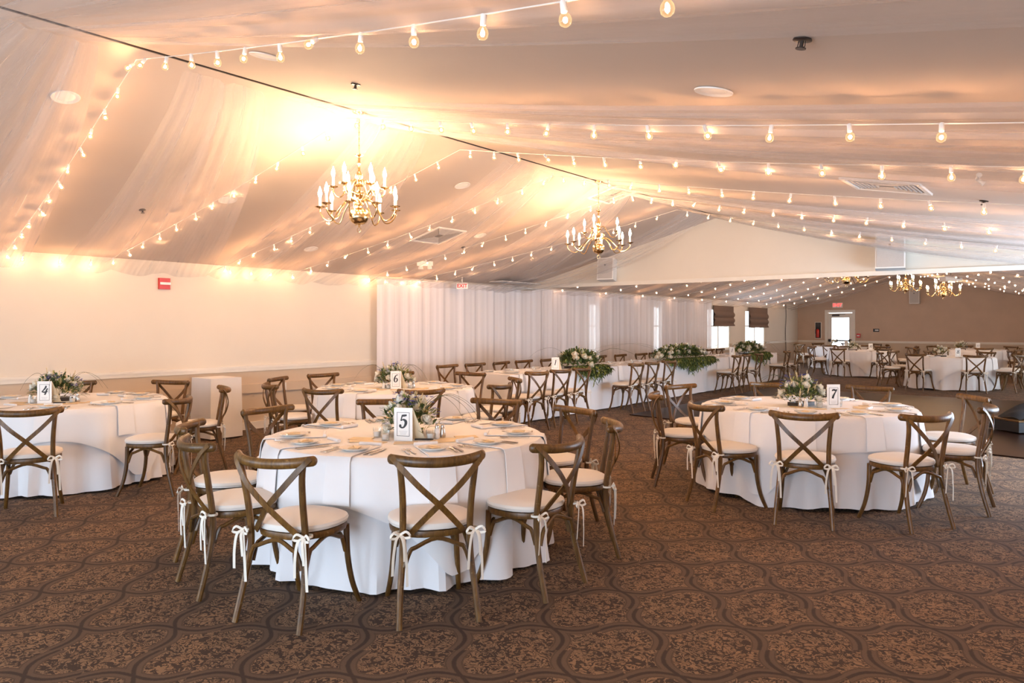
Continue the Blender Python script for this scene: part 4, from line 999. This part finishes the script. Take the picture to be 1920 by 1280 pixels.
# ------------------------------------------------------------------ ceiling fixtures
def orient_to_ceiling(o, x):
    s = SL if x < XK else -SR
    o.rotation_euler = (0, -math.atan(s), 0)
rg = MB(); rg.lathe([(.065, .004), (.085, -.004), (.10, -.006), (.102, .0), (.10, .002), (.07, .002)], 28)
cn = MB(); cn.lathe([(.068, .002), (.060, .0005), (.050, -.0005), (0.0, -.001)], 28)
REC = [('trim_ring', rg.mesh('trim_ring', M['white'])), ('lens', cn.mesh('lens', M['wax']))]
recs = [(123, 181), (427, 374), (867, 347), (583, 466), (900, 441), (1338, 170), (497, 104)]
for i, (a, b2) in enumerate(sorted(recs)):
    p = on_ceiling(a, b2); o = thing('recessed_light', REC, (p.x, p.y, p.z - .004), 0, 'unlit round recessed ceiling light, %s' % LR[i], 'ceiling light', 'recessed ceiling lights'); orient_to_ceiling(o, p.x)
es = MB(); es.lathe([(.0, -.002), (.034, -.002), (.036, -.008), (.030, -.010), (.0, -.010)], 20)
hd2 = MB(); hd2.tube([(0, 0, -.008), (0, 0, -.035)], .008, 8); hd2.lathe([(0, -.036), (.020, -.036), (.020, -.040), (0, -.040)], 12); hd2.tube([(-.012, 0, -.01), (-.014, 0, -.03), (0, 0, -.038)], .002, 5); hd2.tube([(.012, 0, -.01), (.014, 0, -.03), (0, 0, -.038)], .002, 5)
SPR = [('escutcheon', es.mesh('escutcheon', M['dark'])), ('sprinkler_head', hd2.mesh('sprinkler_head', M['dark']))]
for i, (a, b2) in enumerate(sorted([(267, 393), (868, 463), (667, 157), (1505, 72), (1845, 376), (1478, 538)])):
    if a == 1478: p = Vector((-6.9, 22.0, ceil_z(-6.9)))
    else: p = on_ceiling(a, b2)
    o = thing('fire_sprinkler', SPR, tuple(p), 0, 'small dark fire sprinkler on the ceiling, %s' % LR[i], 'sprinkler', 'fire sprinklers'); orient_to_ceiling(o, p.x)
def vent_spec(w_, h_):
    fr = MB(); t = .035
    for (x0, x1, y0, y1) in ((-w_ / 2, w_ / 2, -h_ / 2, -h_ / 2 + t), (-w_ / 2, w_ / 2, h_ / 2 - t, h_ / 2), (-w_ / 2, -w_ / 2 + t, -h_ / 2 + t, h_ / 2 - t), (w_ / 2 - t, w_ / 2, -h_ / 2 + t, h_ / 2 - t)): fr.box(x0, x1, y0, y1, -.02, -.002)
    bk = MB(); bk.box(-w_ / 2 + t, w_ / 2 - t, -h_ / 2 + t, h_ / 2 - t, -.004, -.002)
    parts = [('frame', fr.mesh('frame', M['white'], False)), ('backing', bk.mesh('backing', M['black'], False))]
    k_ = 1
    while w_ / 2 - t - k_ * .033 > .05 and h_ / 2 - t - k_ * .033 > .03:
        a, b_ = w_ / 2 - t - k_ * .033, h_ / 2 - t - k_ * .033; lv = MB()
        for (x0, x1, y0, y1) in ((-a, a, -b_, -b_ + .01), (-a, a, b_ - .01, b_), (-a, -a + .01, -b_, b_), (a - .01, a, -b_, b_)): lv.box(x0, x1, y0, y1, -.018, -.005)
        parts.append(('louver', lv.mesh('louver', M['grill'], False))); k_ += 1
    return parts
for (a, b2, w_, h_, lb) in ((1662, 347, .62, .62, 'behind the string lights at the right'), (822, 441, .62, .62, 'on the left slope above table six'), (1158, 360, .70, .62, 'near the ridge above the far chandelier')):
    p = on_ceiling(a, b2); o = thing('air_vent', vent_spec(w_, h_), tuple(p), 0, 'square louvered ceiling air vent ' + lb, 'vent'); orient_to_ceiling(o, p.x)
vv = MB(); vv.box(-9.62, -9.30, 11.7, 13.0, ceil_z(-9.46) - .03, ceil_z(-9.46) - .0)
thing('air_vent', vent_spec(.36, 1.3), (-9.52, 12.3, ceil_z(-9.52) - .03), 0, 'long dark slot air vent above the sheer curtain', 'vent')
# emergency light
eb = MB(); eb.box(-.13, .13, -.05, .05, -.075, 0)
heads = []
for s in (-1, 1):
    h = MB(); h.lathe([(.0, 0), (.032, 0), (.045, -.05), (.045, -.055), (0, -.055)], 14, (s * .075, 0, -.075)); heads.append(('lamp_head', h.mesh('lamp_head', M['white'])))
p = on_ceiling(797, 490); o = thing('emergency_light', [('housing', eb.mesh('housing', M['white'], False))] + heads, tuple(p), YR, 'white twin-head emergency light on the left ceiling slope', 'emergency light')

# ------------------------------------------------------------------ speakers, projector, signs and wall items
def speaker_spec(w_, h_, d_):
    b = MB(); b.box(-w_ / 2, w_ / 2, 0, d_, 0, h_); g = MB(); g.box(-w_ / 2 + .02, w_ / 2 - .02, -.012, 0, .02, h_ - .02)
    bd = MB(); bd.box(-.02, .01, -.015, -.012, h_ * .62, h_ * .62 + .035)
    br = MB(); br.box(-.03, .03, d_, d_ + .12, h_ * .4, h_ * .6)
    return [('cabinet', b.mesh('cabinet', M['white'], False)), ('grille', g.mesh('grille', M['grill'], False), [('badge', bd.mesh('badge', M['black'], False))]), ('bracket', br.mesh('bracket', M['dark'], False))]
def on_y(px, py, Y):
    r = ray(px, py); t = Y / r.y; return Vector((0, 0, CAMZ)) + r * t
p = on_y(1136, 524, YH0 - .28); o = thing('wall_speaker', speaker_spec(.33, .44, .26), (p.x, YH0 - .32, p.z), R(10), 'white box loudspeaker on the header wall, left of the two', 'speaker', 'header wall speakers'); o.rotation_euler = (R(-7), 0, R(14))
p = on_y(1671, 503, YH0 - .28); o = thing('wall_speaker', speaker_spec(.42, .56, .24), (p.x, YH0 - .36, p.z), R(6), 'white box loudspeaker on the header wall, half behind tulle', 'speaker', 'header wall speakers'); o.rotation_euler = (R(-6), 0, R(10))
p = on_y(1714, 569, YF - .3); thing('wall_speaker', speaker_spec(.34, .60, .26), (p.x, YF - .30, p.z), 0, 'grey loudspeaker on the far wall behind the chandeliers', 'speaker')
pb = MB(); pb.box(-.22, .22, -.15, .15, 0, .12); pn = MB(); pn.tube([(0, 0, .12), (0, 0, ceil_z(-3.0) - 2.68)], .02, 8); pz = MB(); pz.lathe([(.0, 0), (.035, 0), (.035, .02), (0, .02)], 14, (.12, -.16, .06))
thing('projector', [('body', pb.mesh('body', M['white'], False)), ('mount', pn.mesh('mount', M['black'])), ('lens', pz.mesh('lens', M['black']))], (-3.0, 22.6, 2.70), YR, 'white projector hung from the far room ceiling above the chandelier', 'projector')
rb = MB(); rb.box(0, .035, -.075, .075, -.075, .075); rs = MB(); rs.box(.035, .05, -.065, .075, -.014, .018); r2 = MB(); r2.box(.035, .042, .0, .06, -.06, -.045)
thing('fire_strobe', [('housing', rb.mesh('housing', M['red'], False)), ('strobe_lens', rs.mesh('strobe_lens', M['card'], False))], (XL, 5.0, 2.085), 0, 'square red fire alarm strobe high on the left wall', 'alarm')
def outlet(x, y, z, lb):
    b = MB(); b.box(0, .008, -.035, .035, -.057, .057); sl = MB()
    for dz in (-.025, .025):
        for dy in (-.008, .008): sl.box(.008, .009, dy - .002, dy + .002, dz - .008, dz + .008)
    thing('wall_outlet', [('plate', b.mesh('plate', M['white'], False)), ('slots', sl.mesh('slots', M['black'], False))], (x, y, z), 0, lb, 'outlet')
outlet(XL + .045, 6.85, .60, 'white outlet on the wall raceway beside the side chairs')
outlet(XL, 7.35, .36, 'white outlet low on the wall below the raceway')
def text_mesh(body, size, mat, bold=0.01):
    cu = bpy.data.curves.new('letters', 'FONT'); cu.body = body; cu.size = size; cu.align_x = 'CENTER'; cu.align_y = 'CENTER'; cu.extrude = .002; cu.offset = bold
    o = bpy.data.objects.new('letters', cu); COL.objects.link(o); bpy.context.view_layer.update()
    me = bpy.data.meshes.new_from_object(o.evaluated_get(bpy.context.evaluated_depsgraph_get())); bpy.data.objects.remove(o)
    me.materials.clear(); me.materials.append(mat)
    me.transform(Matrix.Rotation(R(90), 4, 'X')); return me
eb = MB(); eb.box(-.19, .19, 0, .05, -.10, .10); em = text_mesh('EXIT', .17, M['exitred'], .004)
for v in em.vertices: v.co.y -= .004
EXIT = [('housing', eb.mesh('housing', M['card'], False)), ('letters', em)]
p = on_y(1570, 572, YF - .06); thing('exit_sign', EXIT, (p.x, YF - .06, p.z), 0, 'white exit sign with red EXIT letters above the far door', 'sign')
M['exitdim'] = m_emit('dim_exit_letters', (1.0, 0.10, 0.08), 1.0); em2 = em.copy(); em2.materials[0] = M['exitdim']
hg = MB(); hg.box(-.015, .015, .02, .04, .10, .30)
p = Vector((-9.35, 10.45, 2.25)); thing('exit_sign', [EXIT[0], ('letters', em2)] + [('hanger', hg.mesh('hanger', M['white'], False))], (p.x, p.y, 2.27), YR, 'red EXIT sign glowing faintly through the ceiling tulle near the curtain', 'sign', scale=.55)
# extinguisher in its recess frame
fx = on_y(1534, 619, YF - .02)
cb = MB()
for (x0, x1, z0, z1) in ((-.13, .13, .32, .34), (-.13, .13, -.34, -.32), (-.13, -.11, -.32, .32), (.11, .13, -.32, .32)): cb.box(x0, x1, -.03, 0, z0, z1)
bk = MB(); bk.box(-.11, .11, -.008, 0, -.32, .32)
fe = MB(); fe.lathe([(0, -.29), (.058, -.29), (.062, -.27), (.062, .0), (.045, .04), (.02, .055), (0, .055)], 16, (0, -.07, 0))
hs = MB(); hs.tube(cat([(0, -.07, .06), (-.03, -.08, .10), (-.08, -.09, .04), (-.085, -.09, -.14)]), .012, 6); hs.box(-.03, .05, -.085, -.055, .055, .10)
thing('extinguisher_cabinet', [('frame', cb.mesh('frame', M['trim'], False)), ('backing', bk.mesh('backing', M['dark'], False))], (fx.x, YF, fx.z), 0, 'narrow wall cabinet frame left of the far door', 'cabinet')
thing('fire_extinguisher', [('cylinder', fe.mesh('cylinder', M['red'])), ('hose', hs.mesh('hose', M['black']))], (fx.x, YF - .005, fx.z), 0, 'red fire extinguisher inside the cabinet left of the far door', 'extinguisher')
p = on_y(1610, 629, YF); b = MB(); b.box(-.07, .07, -.05, 0, -.08, .08); hd3 = MB(); hd3.box(-.05, .05, -.06, -.05, -.02, .02)
thing('pull_station', [('housing', b.mesh('housing', M['red'], False)), ('handle', hd3.mesh('handle', M['card'], False))], (p.x, YF, p.z), 0, 'small red fire alarm pull station right of the far door', 'alarm')
p = on_y(1643, 619, YF); b = MB(); b.box(-.11, .11, -.02, 0, -.06, .06); ln = MB(); ln.box(-.045, .085, -.023, -.02, -.02, .025)
thing('wall_sign', [('plate', b.mesh('plate', M['black'], False)), ('lettering', ln.mesh('lettering', M['white'], False))], (p.x, YF, p.z), 0, 'small black sign with pale lettering on the far wall', 'sign')
cdm = MB(); cdm.tube(cat([(XL + .02, 30.4, 2.44), (XL + .03, 30.42, 1.9), (XL + .02, 30.36, 1.3), (XL + .03, 30.4, .5), (XL + .04, 30.3, .1)]), .012, 6)
thing('hanging_cord', cdm.mesh('hanging_cord', M['dark']), (0, 0, 0), 0, 'dark cord hanging down the wall beyond the last window', 'cord')
